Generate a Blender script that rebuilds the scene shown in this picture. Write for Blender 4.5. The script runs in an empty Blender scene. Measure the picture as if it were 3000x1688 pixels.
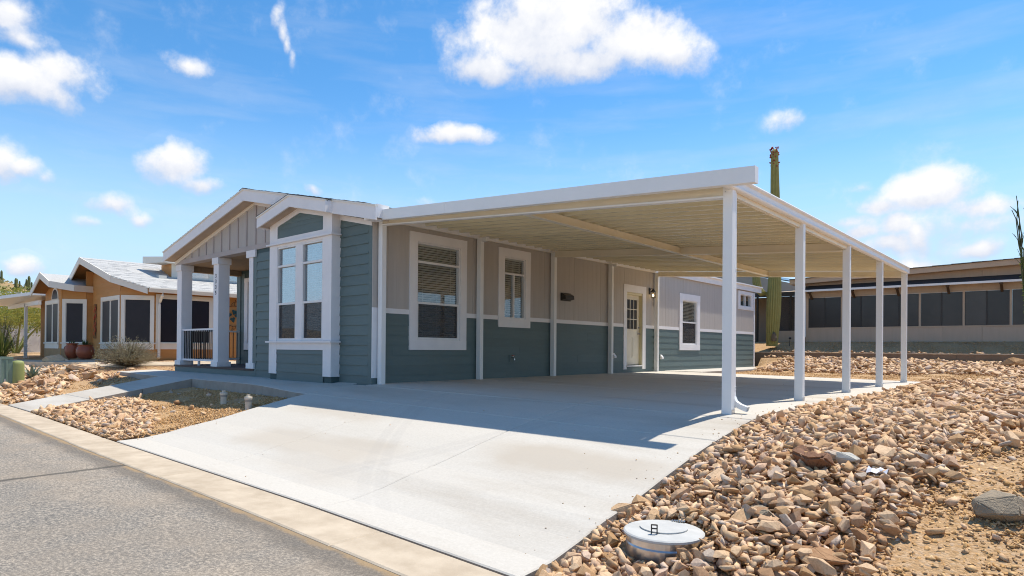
import bpy, bmesh, math, random
import numpy as np
from mathutils import Vector, Matrix

random.seed(7)
rng = np.random.default_rng(7)
S = bpy.context.scene
COL = S.collection
R = math.radians

# ------------------------------------------------------------------ camera
CAM = (9.552, -7.023, 0.656)
YAW, PIT, ROL = 0.72042, 0.00452, 0.00803
FOC, SHY = 1865.75, 169.17            # in pixels of a 3000 wide frame
cd = bpy.data.cameras.new('camera')
cam = bpy.data.objects.new('camera', cd)
COL.objects.link(cam)
rt = Vector((math.cos(YAW), math.sin(YAW), 0))
fw0 = Vector((-math.sin(YAW), math.cos(YAW), 0))
up0 = Vector((0, 0, 1))
fw = fw0 * math.cos(PIT) + up0 * math.sin(PIT)
up1 = -fw0 * math.sin(PIT) + up0 * math.cos(PIT)
cr_ = rt * math.cos(ROL) + up1 * math.sin(ROL)
cu_ = -rt * math.sin(ROL) + up1 * math.cos(ROL)
M = Matrix((cr_, cu_, -fw)).transposed().to_4x4()
M.translation = CAM
cam.matrix_world = M
cd.sensor_width = 36.0
cd.lens = FOC / 3000 * 36
cd.shift_y = SHY / 3000
cd.clip_start, cd.clip_end = 0.05, 3000
S.camera = cam

# ------------------------------------------------------------------ sun and sky
SUNV = Vector((0.33, 1.33, 2.93)).normalized()      # towards the sun
sun_el = math.asin(SUNV.z)
sun_az = math.atan2(SUNV.x, SUNV.y)
sl = bpy.data.lights.new('sun', 'SUN')
sl.energy, sl.angle, sl.color = 3.8, R(0.53), (1.0, 0.93, 0.81)
so = bpy.data.objects.new('sun', sl)
COL.objects.link(so)
so.rotation_euler = (-SUNV).to_track_quat('-Z', 'Y').to_euler()
so.location = (20, 40, 60)

S.view_settings.view_transform = 'Standard'
S.view_settings.look = 'None'
S.view_settings.exposure = 0.58
S.view_settings.gamma = 1.0
S.view_settings.use_curve_mapping = False
S.render.film_transparent = False
S.cycles.use_denoising = True
S.cycles.max_bounces = 9
S.cycles.diffuse_bounces = 6
S.cycles.filter_width = 1.05
S.cycles.transparent_max_bounces = 12
S.cycles.caustics_reflective = False
S.cycles.caustics_refractive = False

W = bpy.data.worlds.new('World')
S.world = W
W.use_nodes = True
wn, wl_ = W.node_tree.nodes, W.node_tree.links
wn.clear()


def wnode(t, **k):
    n = wn.new(t)
    for a, b in k.items():
        setattr(n, a, b)
    return n


def wmath(op, a, b=None, c=None, clamp=False):
    n = wnode('ShaderNodeMath', operation=op, use_clamp=clamp)
    for i, x in enumerate((a, b, c)):
        if x is None:
            continue
        if hasattr(x, 'links'):
            wl_.new(x, n.inputs[i])
        else:
            n.inputs[i].default_value = x
    return n.outputs[0]


def wvec(op, a, b):
    n = wnode('ShaderNodeVectorMath', operation=op)
    for i, x in enumerate((a, b)):
        if hasattr(x, 'links'):
            wl_.new(x, n.inputs[i])
        else:
            n.inputs[i].default_value = x
    return n


sky = wnode('ShaderNodeTexSky', sky_type='NISHITA')
sky.sun_disc = False
sky.sun_elevation = sun_el
sky.sun_rotation = sun_az
sky.altitude = 1500
sky.air_density = 1.0
sky.dust_density = 0.25
sky.ozone_density = 1.0
hs = wnode('ShaderNodeHueSaturation')
hs.inputs['Saturation'].default_value = 1.30
hs.inputs['Hue'].default_value = 0.495
hs.inputs['Value'].default_value = 0.94
wl_.new(sky.outputs[0], hs.inputs['Color'])

tc = wnode('ShaderNodeTexCoord')
sx = wnode('ShaderNodeSeparateXYZ')
wl_.new(tc.outputs['Generated'], sx.inputs[0])
az = wmath('ARCTAN2', sx.outputs[0], sx.outputs[1])
el = wmath('ARCSINE', sx.outputs[2])
cb = wnode('ShaderNodeCombineXYZ')
wl_.new(az, cb.inputs[0])
wl_.new(el, cb.inputs[1])
AE = cb.outputs[0]
# turbulent displacement of the cloud outlines
n1 = wnode('ShaderNodeTexNoise')
n1.inputs['Scale'].default_value = 17.0
n1.inputs['Detail'].default_value = 7.0
n1.inputs['Roughness'].default_value = 0.62
wl_.new(tc.outputs['Generated'], n1.inputs['Vector'])
n2 = wnode('ShaderNodeTexNoise')
n2.inputs['Scale'].default_value = 9.0
n2.inputs['Detail'].default_value = 4.0
wl_.new(tc.outputs['Generated'], n2.inputs['Vector'])
dsp = wvec('SUBTRACT', n2.outputs['Color'], (0.5, 0.5, 0.5))
dsp2 = wnode('ShaderNodeVectorMath', operation='SCALE')
wl_.new(dsp.outputs[0], dsp2.inputs[0])
dsp2.inputs['Scale'].default_value = 0.05
AED = wvec('ADD', AE, dsp2.outputs[0]).outputs[0]


def pix_dir(u, v):
    a = (u - 1500) / FOC
    b = -(v - 844 - SHY) / FOC
    d = cr_ * a + cu_ * b + fw
    return d.normalized()


def pix_ae(u, v):
    d = pix_dir(u, v)
    return math.atan2(d.x, d.y), math.asin(d.z)


# cumulus: centre and half size as they stand above the horizon (degrees are derived)
CLOUDS = [(1525, 105, 180, 125, 1.0), (1690, 60, 150, 110, 1.0), (1850, 130, 150, 80, 1.0), (1960, 165, 110, 62, .85),
          (1420, 200, 100, 60, .95), (1690, 190, 250, 55, .9), (1590, 20, 150, 80, 1.0), (1930, 80, 40, 45, .7),
          (50, 240, 150, 60, 1.0), (180, 215, 75, 55, .95), (170, 290, 80, 45, .6), (20, 30, 90, 60, .7),
          (80, 120, 90, 35, .55), (540, 205, 75, 34, .6), (505, 480, 85, 55, .95), (590, 545, 75, 24, .7),
          (330, 588, 60, 34, .8), (410, 635, 42, 26, .7), (5, 470, 60, 60, .85), (70, 490, 50, 24, .8),
          (55, 770, 62, 30, .9), (810, 40, 20, 48, .5), (825, 90, 17, 36, .55), (838, 130, 14, 34, .5),
          (855, 180, 11, 36, .4), (1335, 402, 90, 28, .9), (2300, 355, 60, 36, .5), (2690, 575, 150, 48, .95),
          (2770, 545, 95, 45, 1.0), (2890, 600, 100, 36, .8), (2585, 615, 100, 36, .8), (2640, 672, 60, 36, .95),
          (2525, 690, 70, 22, .9), (2708, 705, 34, 46, .8), (2620, 725, 90, 34, .75), (2880, 733, 80, 26, .75),
          (2690, 780, 46, 24, .8), (2510, 552, 46, 26, .55), (2470, 668, 120, 24, .7), (2850, 660, 160, 40, .55),
          (930, 562, 26, 14, .6), (1240, 592, 50, 16, .35), (140, 520, 40, 20, .4), (270, 650, 40, 18, .4),
          (2760, 670, 300, 100, .42), (2560, 600, 170, 70, .36), (2300, 640, 90, 26, .3), (230, 250, 120, 90, .36)]
acc = None
shd = None
for (u, v, ru, rv, s) in CLOUDS:
    a0, e0 = pix_ae(u, v)
    a1, _ = pix_ae(u + ru, v)
    _, e1 = pix_ae(u, v - rv)
    ra, re = abs(a1 - a0) * 1.68, abs(e1 - e0) * 1.68
    dv = wvec('SUBTRACT', AED, (a0, e0, 0)).outputs[0]
    dm = wvec('MULTIPLY', dv, (1 / ra, 1 / re, 0)).outputs[0]
    ln = wnode('ShaderNodeVectorMath', operation='LENGTH')
    wl_.new(dm, ln.inputs[0])
    f = wmath('MULTIPLY', wmath('SUBTRACT', 1.0, ln.outputs['Value'], clamp=True), s)
    acc = f if acc is None else wmath('SMOOTH_MAX', acc, f, 0.12)
    sp_ = wnode('ShaderNodeSeparateXYZ')
    wl_.new(dm, sp_.inputs[0])
    fy = wmath('MULTIPLY', f, sp_.outputs[1])
    sumf = f if shd is None else wmath('ADD', sumf, f)
    shd = fy if shd is None else wmath('ADD', shd, fy)
# other cumulus around the rest of the sky
n3 = wnode('ShaderNodeTexNoise')
n3.inputs['Scale'].default_value = 3.2
n3.inputs['Detail'].default_value = 5.0
mp = wnode('ShaderNodeMapping')
mp.inputs['Scale'].default_value = (1, 1, 2.4)
mp.inputs['Location'].default_value = (3.1, 1.7, 0.4)
wl_.new(tc.outputs['Generated'], mp.inputs[0])
wl_.new(mp.outputs[0], n3.inputs['Vector'])
oth = wmath('MULTIPLY', wmath('SUBTRACT', n3.outputs['Fac'], 0.56, clamp=True), 4.0)
beh = wnode('ShaderNodeVectorMath', operation='DOT_PRODUCT')
wl_.new(tc.outputs['Generated'], beh.inputs[0])
beh.inputs[1].default_value = tuple(-fw0)
bmask = wmath('MULTIPLY', wmath('ADD', beh.outputs['Value'], 0.35, clamp=True), 3.0, clamp=True)
oth = wmath('MULTIPLY', oth, bmask)
acc = wmath('MAXIMUM', acc, oth)
er = wmath('MULTIPLY', wmath('SUBTRACT', n1.outputs['Fac'], 0.5), 2.5)
er2 = wmath('MULTIPLY', wmath('SUBTRACT', n2.outputs['Fac'], 0.5), 1.0)
den = wmath('ADD', wmath('ADD', wmath('MULTIPLY', acc, 1.9), er), er2)
mr = wnode('ShaderNodeMapRange', interpolation_type='SMOOTHSTEP')
mr.inputs['From Min'].default_value = 0.16
mr.inputs['From Max'].default_value = 1.3
wl_.new(den, mr.inputs['Value'])
gate = wmath('MULTIPLY', acc, 4.5, clamp=True)
cover = wmath('MULTIPLY', mr.outputs[0], gate)
# thin cirrus veils
n4 = wnode('ShaderNodeTexNoise')
n4.inputs['Scale'].default_value = 4.0
n4.inputs['Detail'].default_value = 6.0
n4.inputs['Roughness'].default_value = 0.55
mp2 = wnode('ShaderNodeMapping')
mp2.inputs['Scale'].default_value = (1, 1, 6.5)
mp2.inputs['Rotation'].default_value = (0.06, -0.1, 0)
wl_.new(tc.outputs['Generated'], mp2.inputs[0])
wl_.new(mp2.outputs[0], n4.inputs['Vector'])
veil = wmath('MULTIPLY', wmath('SUBTRACT', n4.outputs['Fac'], 0.47, clamp=True), .8)
cover2 = wmath('MAXIMUM', cover, wmath('MINIMUM', veil, 0.2))
# cloud brightness: thick cores bright, thin lower parts greyer
cshade = wnode('ShaderNodeMapRange')
cshade.inputs['From Min'].default_value = -0.35
cshade.inputs['From Max'].default_value = 1.0
cshade.inputs['To Min'].default_value = 0.0
cshade.inputs['To Max'].default_value = 1.0
yrel = wmath('DIVIDE', shd, wmath('ADD', sumf, 0.02))
lit = wmath('ADD', wmath('MULTIPLY', yrel, 1.5), wmath('MULTIPLY', wmath('SUBTRACT', n1.outputs['Fac'], .5), 1.8))
lit = wmath('ADD', lit, wmath('MULTIPLY', den, .45))
wl_.new(lit, cshade.inputs['Value'])
ccol = wnode('ShaderNodeMixRGB')
ccol.inputs[1].default_value = (2.9, 3.2, 3.9, 1)
ccol.inputs[2].default_value = (4.6, 4.6, 4.65, 1)
wl_.new(cshade.outputs[0], ccol.inputs[0])
mix = wnode('ShaderNodeMixRGB')
wl_.new(cover2, mix.inputs[0])
hz = wnode('ShaderNodeMapRange', interpolation_type='SMOOTHERSTEP')
hz.inputs['From Min'].default_value = 0.40
hz.inputs['From Max'].default_value = 0.02
wl_.new(el, hz.inputs['Value'])
hmx = wnode('ShaderNodeMixRGB')
wl_.new(hz.outputs[0], hmx.inputs[0])
wl_.new(hs.outputs[0], hmx.inputs[1])
hmx.inputs[2].default_value = (2.65, 3.8, 4.85, 1)
wl_.new(hmx.outputs[0], mix.inputs[1])
wl_.new(ccol.outputs[0], mix.inputs[2])
bg = wnode('ShaderNodeBackground')
bg.inputs['Strength'].default_value = 0.15
wl_.new(mix.outputs[0], bg.inputs['Color'])
wo = wnode('ShaderNodeOutputWorld')
wl_.new(bg.outputs[0], wo.inputs['Surface'])

# ------------------------------------------------------------------ helpers
WLOC = {}


class MB:
    def __init__(s):
        s.v, s.f, s.sm = [], [], False

    def add(s, vs, fs):
        b = len(s.v)
        s.v += [tuple(p) for p in vs]
        s.f += [tuple(b + i for i in f) for f in fs]
        return s

    def box(s, x0, x1, y0, y1, z0, z1):
        vs = [(x, y, z) for z in (z0, z1) for y in (y0, y1) for x in (x0, x1)]
        return s.add(vs, [(0, 2, 3, 1), (4, 5, 7, 6), (0, 1, 5, 4), (2, 6, 7, 3), (0, 4, 6, 2), (1, 3, 7, 5)])

    def prism(s, poly, off):
        n = len(poly)
        a = [Vector(p) for p in poly]
        b = [p + Vector(off) for p in a]
        return s.add(a + b, [tuple(range(n))[::-1], tuple(range(n, 2 * n))] +
                     [(i, (i + 1) % n, n + (i + 1) % n, n + i) for i in range(n)])

    def tube(s, pts, r, n=8, caps=True):
        pts = [Vector(p) for p in pts]
        rs = r if isinstance(r, (list, tuple)) else [r] * len(pts)
        rings = []
        for i, p in enumerate(pts):
            d = (pts[min(i + 1, len(pts) - 1)] - pts[max(i - 1, 0)]).normalized()
            a = Vector((0, 0, 1)) if abs(d.z) < .9 else Vector((1, 0, 0))
            x = d.cross(a).normalized()
            y = d.cross(x).normalized()
            rings.append([p + (x * math.cos(2 * math.pi * k / n) + y * math.sin(2 * math.pi * k / n)) * rs[i] for k in range(n)])
        vs = [q for g in rings for q in g]
        fs = []
        for i in range(len(pts) - 1):
            for k in range(n):
                fs.append((i * n + k, i * n + (k + 1) % n, (i + 1) * n + (k + 1) % n, (i + 1) * n + k))
        if caps:
            fs.append(tuple(range(n))[::-1])
            fs.append(tuple((len(pts) - 1) * n + k for k in range(n)))
        return s.add(vs, fs)

    def lathe(s, prof, c, n=32):
        vs, fs = [], []
        for (r, z) in prof:
            vs += [(c[0] + r * math.cos(2 * math.pi * k / n), c[1] + r * math.sin(2 * math.pi * k / n), c[2] + z) for k in range(n)]
        for i in range(len(prof) - 1):
            for k in range(n):
                fs.append((i * n + k, i * n + (k + 1) % n, (i + 1) * n + (k + 1) % n, (i + 1) * n + k))
        fs.append(tuple(range(n))[::-1])
        fs.append(tuple((len(prof) - 1) * n + k for k in range(n)))
        return s.add(vs, fs)

    def mesh(s, name, mat, recalc=True):
        me = bpy.data.meshes.new(name)
        me.from_pydata([tuple(p) for p in s.v], [], s.f)
        if recalc:
            bm = bmesh.new()
            bm.from_mesh(me)
            bmesh.ops.recalc_face_normals(bm, faces=bm.faces)
            bm.to_mesh(me)
            bm.free()
        if mat:
            me.materials.append(mat)
        if s.sm:
            me.polygons.foreach_set('use_smooth', [True] * len(me.polygons))
        return me

    def build(s, name, mat, parent=None, recalc=True):
        return link(name, s.mesh(name, mat, recalc), parent)


def link(name, me, parent=None, loc=None):
    o = bpy.data.objects.new(name, me)
    COL.objects.link(o)
    if loc is not None:
        o.location = loc
    WLOC[o] = Vector((0, 0, 0)) if loc is None else Vector(loc)
    if parent is not None:
        o.parent = parent
        o.matrix_parent_inverse = Matrix.Translation(-WLOC[parent])
    return o


def thing(name, label, cat, loc, group=None):
    o = bpy.data.objects.new(name, None)
    COL.objects.link(o)
    o.empty_display_size = 0.2
    o.location = loc
    WLOC[o] = Vector(loc)
    return tag(o, label, cat, group)


def tag(o, label=None, cat=None, group=None, kind=None):
    for k, v in (('label', label), ('category', cat), ('group', group), ('kind', kind)):
        if v:
            o[k] = v
    return o


def box(name, mat, parent, *b):
    return MB().box(*b).build(name, mat, parent)


# ------------------------------------------------------------------ materials
def nt(name):
    m = bpy.data.materials.new(name)
    m.use_nodes = True
    n = m.node_tree.nodes
    l = m.node_tree.links
    n.clear()
    out = n.new('ShaderNodeOutputMaterial')
    p = n.new('ShaderNodeBsdfPrincipled')
    l.new(p.outputs[0], out.inputs[0])
    return m, n, l, p


def noise(n, l, scale, detail=4, rough=.55, stretch=None, coord='Object', loc=(0, 0, 0), rot=(0, 0, 0)):
    t = n.new('ShaderNodeTexCoord')
    x = n.new('ShaderNodeTexNoise')
    x.inputs['Scale'].default_value = scale
    x.inputs['Detail'].default_value = detail
    x.inputs['Roughness'].default_value = rough
    mpn = n.new('ShaderNodeMapping')
    mpn.inputs['Scale'].default_value = stretch or (1, 1, 1)
    mpn.inputs['Location'].default_value = loc
    mpn.inputs['Rotation'].default_value = rot
    l.new(t.outputs[coord], mpn.inputs[0])
    l.new(mpn.outputs[0], x.inputs['Vector'])
    return x


def ramp(n, l, src, stops):
    r = n.new('ShaderNodeValToRGB')
    e = r.color_ramp.elements
    while len(e) < len(stops):
        e.new(0.5)
    for i, (p, c) in enumerate(stops):
        e[i].position = p
        e[i].color = (*c, 1) if len(c) == 3 else c
    l.new(src, r.inputs[0])
    return r.outputs[0]


def mixc(n, l, fac, a, b, mode='MIX'):
    m = n.new('ShaderNodeMixRGB')
    m.blend_type = mode
    for i, x in enumerate((fac, a, b)):
        if hasattr(x, 'links'):
            l.new(x, m.inputs[i])
        elif isinstance(x, (int, float)):
            m.inputs[i].default_value = x
        else:
            m.inputs[i].default_value = (*x, 1)
    return m.outputs[0]


def bump(n, l, p, src, strength, dist=.01):
    b = n.new('ShaderNodeBump')
    b.inputs['Strength'].default_value = strength
    b.inputs['Distance'].default_value = dist
    l.new(src, b.inputs['Height'])
    l.new(b.outputs[0], p.inputs['Normal'])


def mk(name, c1, c2=None, scale=3, rough=.6, bmp=0, bscale=60, bdist=.004, metal=0, stretch=None, spec=.4, objvar=0, detail=4, bstretch=None):
    m, n, l, p = nt(name)
    c2 = c2 or tuple(x * .86 for x in c1)
    x = noise(n, l, scale, detail, .6, stretch)
    col = ramp(n, l, x.outputs['Fac'], [(.3, c1), (.72, c2)])
    if objvar:
        oi = n.new('ShaderNodeObjectInfo')
        mrn = n.new('ShaderNodeMapRange')
        mrn.inputs['To Min'].default_value = 1 - objvar
        mrn.inputs['To Max'].default_value = 1 + objvar
        l.new(oi.outputs['Random'], mrn.inputs[0])
        hsv = n.new('ShaderNodeHueSaturation')
        l.new(mrn.outputs[0], hsv.inputs['Value'])
        l.new(col, hsv.inputs['Color'])
        col = hsv.outputs[0]
    l.new(col, p.inputs['Base Color'])
    p.inputs['Roughness'].default_value = rough
    p.inputs['Metallic'].default_value = metal
    p.inputs['Specular IOR Level'].default_value = spec
    if bmp:
        y = noise(n, l, bscale, 5, .6, bstretch or stretch)
        bump(n, l, p, y.outputs['Fac'], bmp, bdist)
    return m


MT = {}
MT['teal'] = mk('teal_paint', (.122, .170, .168), (.108, .152, .151), 2.2, .55, .35, 45, .003, stretch=(1, 1, 6), objvar=.05)
MT['teal_flat'] = mk('teal_sheathing', (.055, .095, .098), None, 2, .7)
MT['grey'] = mk('greige_panel_paint', (.475, .435, .398), (.435, .398, .364), 2, .7, .4, 70, .003, stretch=(5, 5, .6), objvar=.02)
MT['greyd'] = mk('greige_batten_paint', (.46, .405, .38), None, 2, .7, .4, 70, .003, objvar=.03)
MT['white'] = mk('white_trim_paint', (.82, .80, .80), (.76, .74, .745), 3, .55, .35, 80, .003, stretch=(1, 1, 1))
MT['vinyl'] = mk('white_vinyl_frame', (.80, .79, .78), None, 3, .4)
MT['metalw'] = mk('white_painted_metal', (.82, .815, .80), (.77, .765, .75), 1.5, .38, .05, 30)
MT['cream'] = mk('cream_roof_panel_paint', (.76, .69, .50), (.72, .65, .465), 1.2, .15, .04, 12, objvar=.05, spec=.8)
MT['beamc'] = mk('cream_beam_paint', (.84, .76, .60), None, 1.2, .42)
MT['door'] = mk('cream_door_paint', (.80, .74, .60), None, 2, .4)
MT['doorj'] = mk('cream_jamb_paint', (.72, .64, .40), None, 2, .45)
MT['tanwood'] = mk('tan_soffit_board', (.36, .26, .17), (.29, .21, .14), 4, .7, .2, 40, stretch=(1, 8, 1))
MT['soffit'] = mk('tan_soffit', (.50, .39, .30), None, 3, .7, .2, 50)
MT['shingle'] = mk('dark_roof_shingle', (.10, .095, .09), (.055, .052, .05), 30, .9, .8, 60, .006)
MT['deck'] = mk('brown_deck_board', (.085, .05, .045), (.06, .037, .033), 6, .6, .3, 40, stretch=(1, 6, 1))
MT['black'] = mk('black_metal', (.018, .017, .018), None, 4, .4)
MT['bronze'] = mk('dark_bronze_metal', (.045, .04, .036), None, 4, .45)
MT['chrome'] = mk('brushed_nickel', (.6, .58, .55), None, 4, .25, metal=1)
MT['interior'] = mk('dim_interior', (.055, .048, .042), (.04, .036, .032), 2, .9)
MT['blind'] = mk('white_blind_slat', (.62, .60, .55), None, 3, .6)
MT['galv'] = mk('galvanised_steel', (.60, .61, .63), (.44, .45, .47), 7, .34, .15, 40, metal=.95, detail=8)
MT['galvlid'] = mk('weathered_galvanised_lid', (.56, .555, .53), (.42, .42, .405), 6, .62, .2, 40, metal=0, detail=9, spec=.3)
MT['pvc'] = mk('white_pvc', (.64, .57, .47), (.48, .41, .33), 12, .5)
MT['ugreen'] = mk('faded_green_enamel', (.20, .29, .23), (.17, .25, .20), 5, .5)
MT['uolive'] = mk('olive_plastic', (.30, .33, .12), (.26, .29, .10), 4, .6)
MT['terra'] = mk('glazed_terracotta', (.30, .075, .03), (.22, .055, .025), 6, .4, .2, 30)
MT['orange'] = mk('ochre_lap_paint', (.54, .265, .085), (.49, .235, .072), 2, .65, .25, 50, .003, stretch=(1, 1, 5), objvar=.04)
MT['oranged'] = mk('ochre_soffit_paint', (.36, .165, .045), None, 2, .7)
MT['otan'] = mk('tan_skirting', (.40, .255, .13), None, 2, .75, objvar=.04)
MT['owhite'] = mk('cream_trim_paint', (.80, .75, .66), (.75, .70, .61), 3, .55)
MT['oshingle'] = mk('pale_grey_shingle', (.56, .55, .53), (.36, .355, .345), 20, .9, .5, 50, .005, stretch=(1, 3, 1))
MT['screen'] = mk('dark_solar_screen', (.020, .016, .022), (.013, .011, .015), 3, .42, spec=.35)
MT['screen2'] = mk('charcoal_screen_painted_reflection', (.060, .055, .05), (.028, .026, .024), .8, .28, spec=.5, detail=6, objvar=.4)  # mottled colour imitates reflections on the screens; tone per pane hints at interiors
MT['beige'] = mk('beige_panel_paint', (.52, .40, .30), (.475, .365, .27), 2, .75, .3, 60, stretch=(4, 4, .5), objvar=.02)
MT['beiget'] = mk('beige_trim_paint', (.52, .39, .28), None, 2, .7)
MT['awn'] = mk('charcoal_awning_roofing', (.05, .05, .055), None, 20, .8, .4, 60)
MT['brown'] = mk('dark_brown_wood', (.085, .048, .026), None, 6, .7)
MT['solar'] = mk('solar_panel', (.012, .016, .03), None, 3, .15, spec=.7)
MT['agave'] = mk('grey_green_agave', (.20, .27, .21), (.15, .21, .16), 6, .5)
MT['bark'] = mk('grey_brown_bark', (.20, .155, .10), (.14, .105, .07), 12, .9, .4, 40)
MT['greenbark'] = mk('green_bark', (.24, .25, .08), (.19, .20, .06), 12, .8)
MT['ocot'] = mk('dark_ocotillo_bark', (.055, .055, .04), (.09, .12, .03), 10, .8)
MT['litter'] = mk('white_paper', (.78, .78, .84), None, 5, .6)
MT['num'] = mk('dark_number_metal', (.03, .03, .04), None, 4, .5)
MT['redart'] = mk('red_painted_metal', (.50, .06, .02), None, 8, .5)
MT['ironart'] = mk('rusty_iron', (.085, .045, .025), None, 8, .7)
MT['tealart'] = mk('teal_patina_metal', (.02, .07, .075), None, 8, .5)
MT['farw'] = mk('white_stucco', (.66, .63, .58), None, 2, .8)
MT['farroof'] = mk('blue_grey_shingle', (.25, .27, .29), None, 8, .9)
MT['red'] = mk('red_fruit', (.28, .03, .02), None, 8, .6)
MT['redv'] = mk('red_valve_handle', (.4, .03, .02), None, 8, .4)


def leafmat(name, a, b, c):
    m, n, l, p = nt(name)
    g = n.new('ShaderNodeNewGeometry')
    col = ramp(n, l, g.outputs['Random Per Island'], [(.0, a), (.5, b), (1, c)])
    l.new(col, p.inputs['Base Color'])
    p.inputs['Roughness'].default_value = .6
    tr = n.new('ShaderNodeBsdfTranslucent')
    l.new(col, tr.inputs[0])
    ms = n.new('ShaderNodeMixShader')
    ms.inputs[0].default_value = .3
    l.new(p.outputs[0], ms.inputs[1])
    l.new(tr.outputs[0], ms.inputs[2])
    out = [x for x in n if x.type == 'OUTPUT_MATERIAL'][0]
    l.new(ms.outputs[0], out.inputs[0])
    return m


MT['pverde'] = leafmat('palo_verde_leaf', (.22, .26, .05), (.32, .33, .07), (.42, .38, .10))
MT['shrub'] = leafmat('dry_shrub_leaf', (.20, .19, .10), (.32, .30, .19), (.46, .42, .30))
MT['potplant'] = leafmat('dark_green_leaf', (.03, .06, .02), (.06, .10, .03), (.10, .14, .05))
MT['sotol'] = leafmat('yellow_green_blade', (.16, .20, .04), (.28, .29, .06), (.40, .36, .11))
MT['ocleaf'] = leafmat('ocotillo_leaf', (.14, .22, .03), (.20, .30, .05), (.28, .36, .08))


def glass(name, tint, refl):
    m, n, l, p = nt(name)
    n.remove(p)
    out = [x for x in n if x.type == 'OUTPUT_MATERIAL'][0]
    t = n.new('ShaderNodeBsdfTransparent')
    t.inputs[0].default_value = (*tint, 1)
    g = n.new('ShaderNodeBsdfGlossy')
    g.inputs['Roughness'].default_value = .01
    g.inputs[0].default_value = (.95, .97, 1, 1)
    lw = n.new('ShaderNodeLayerWeight')
    lw.inputs['Blend'].default_value = .5
    pw5 = n.new('ShaderNodeMath')
    pw5.operation = 'POWER'
    pw5.inputs[1].default_value = 4.0
    l.new(lw.outputs['Facing'], pw5.inputs[0])
    ad = n.new('ShaderNodeMath')
    ad.operation = 'MULTIPLY_ADD'
    ad.use_clamp = True
    ad.inputs[1].default_value = .5
    ad.inputs[2].default_value = refl + .02
    l.new(pw5.outputs[0], ad.inputs[0])
    # slight waviness of the panes
    nz = noise(n, l, 1.3, 1, .4)
    b = n.new('ShaderNodeBump')
    b.inputs['Strength'].default_value = .03
    b.inputs['Distance'].default_value = .02
    l.new(nz.outputs['Fac'], b.inputs['Height'])
    l.new(b.outputs[0], g.inputs['Normal'])
    ms = n.new('ShaderNodeMixShader')
    l.new(ad.outputs[0], ms.inputs[0])
    l.new(t.outputs[0], ms.inputs[1])
    l.new(g.outputs[0], ms.inputs[2])
    l.new(ms.outputs[0], out.inputs[0])
    return m


MT['glass'] = glass('window_glass', (.80, .84, .86), .30)
MT['glass3'] = glass('shaded_window_glass', (.95, .97, .97), .06)
MT['glass2'] = glass('door_glass', (.6, .64, .64), .10)
MT['lampglass'] = glass('lamp_glass', (.85, .82, .75), .05)


def screenmat():
    m, n, l, p = nt('insect_screen')
    out = [x for x in n if x.type == 'OUTPUT_MATERIAL'][0]
    t = n.new('ShaderNodeBsdfTransparent')
    p.inputs['Base Color'].default_value = (.06, .055, .055, 1)
    p.inputs['Roughness'].default_value = .7
    ms = n.new('ShaderNodeMixShader')
    ms.inputs[0].default_value = .45
    l.new(t.outputs[0], ms.inputs[1])
    l.new(p.outputs[0], ms.inputs[2])
    l.new(ms.outputs[0], out.inputs[0])
    return m


MT['insect'] = screenmat()


def emis(name, c, s):
    m, n, l, p = nt(name)
    p.inputs['Base Color'].default_value = (*c, 1)
    p.inputs['Emission Color'].default_value = (*c, 1)
    p.inputs['Emission Strength'].default_value = s
    return m


MT['bulb'] = emis('lit_bulb', (1.0, .72, .35), 6)


def math2(n, l, op, a, b=None, clamp=False):
    x = n.new('ShaderNodeMath')
    x.operation = op
    x.use_clamp = clamp
    for i, q in enumerate((a, b)):
        if q is None:
            continue
        if hasattr(q, 'links'):
            l.new(q, x.inputs[i])
        else:
            x.inputs[i].default_value = q
    return x.outputs[0]


def band(n, l, val, c, w, soft):
    """1 inside |val-c|<w, fading over soft"""
    d = math2(n, l, 'ABSOLUTE', math2(n, l, 'SUBTRACT', val, c))
    r = n.new('ShaderNodeMapRange')
    r.inputs['From Min'].default_value = w
    r.inputs['From Max'].default_value = w + soft
    r.inputs['To Min'].default_value = 1
    r.inputs['To Max'].default_value = 0
    l.new(d, r.inputs[0])
    return r.outputs[0]


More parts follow.
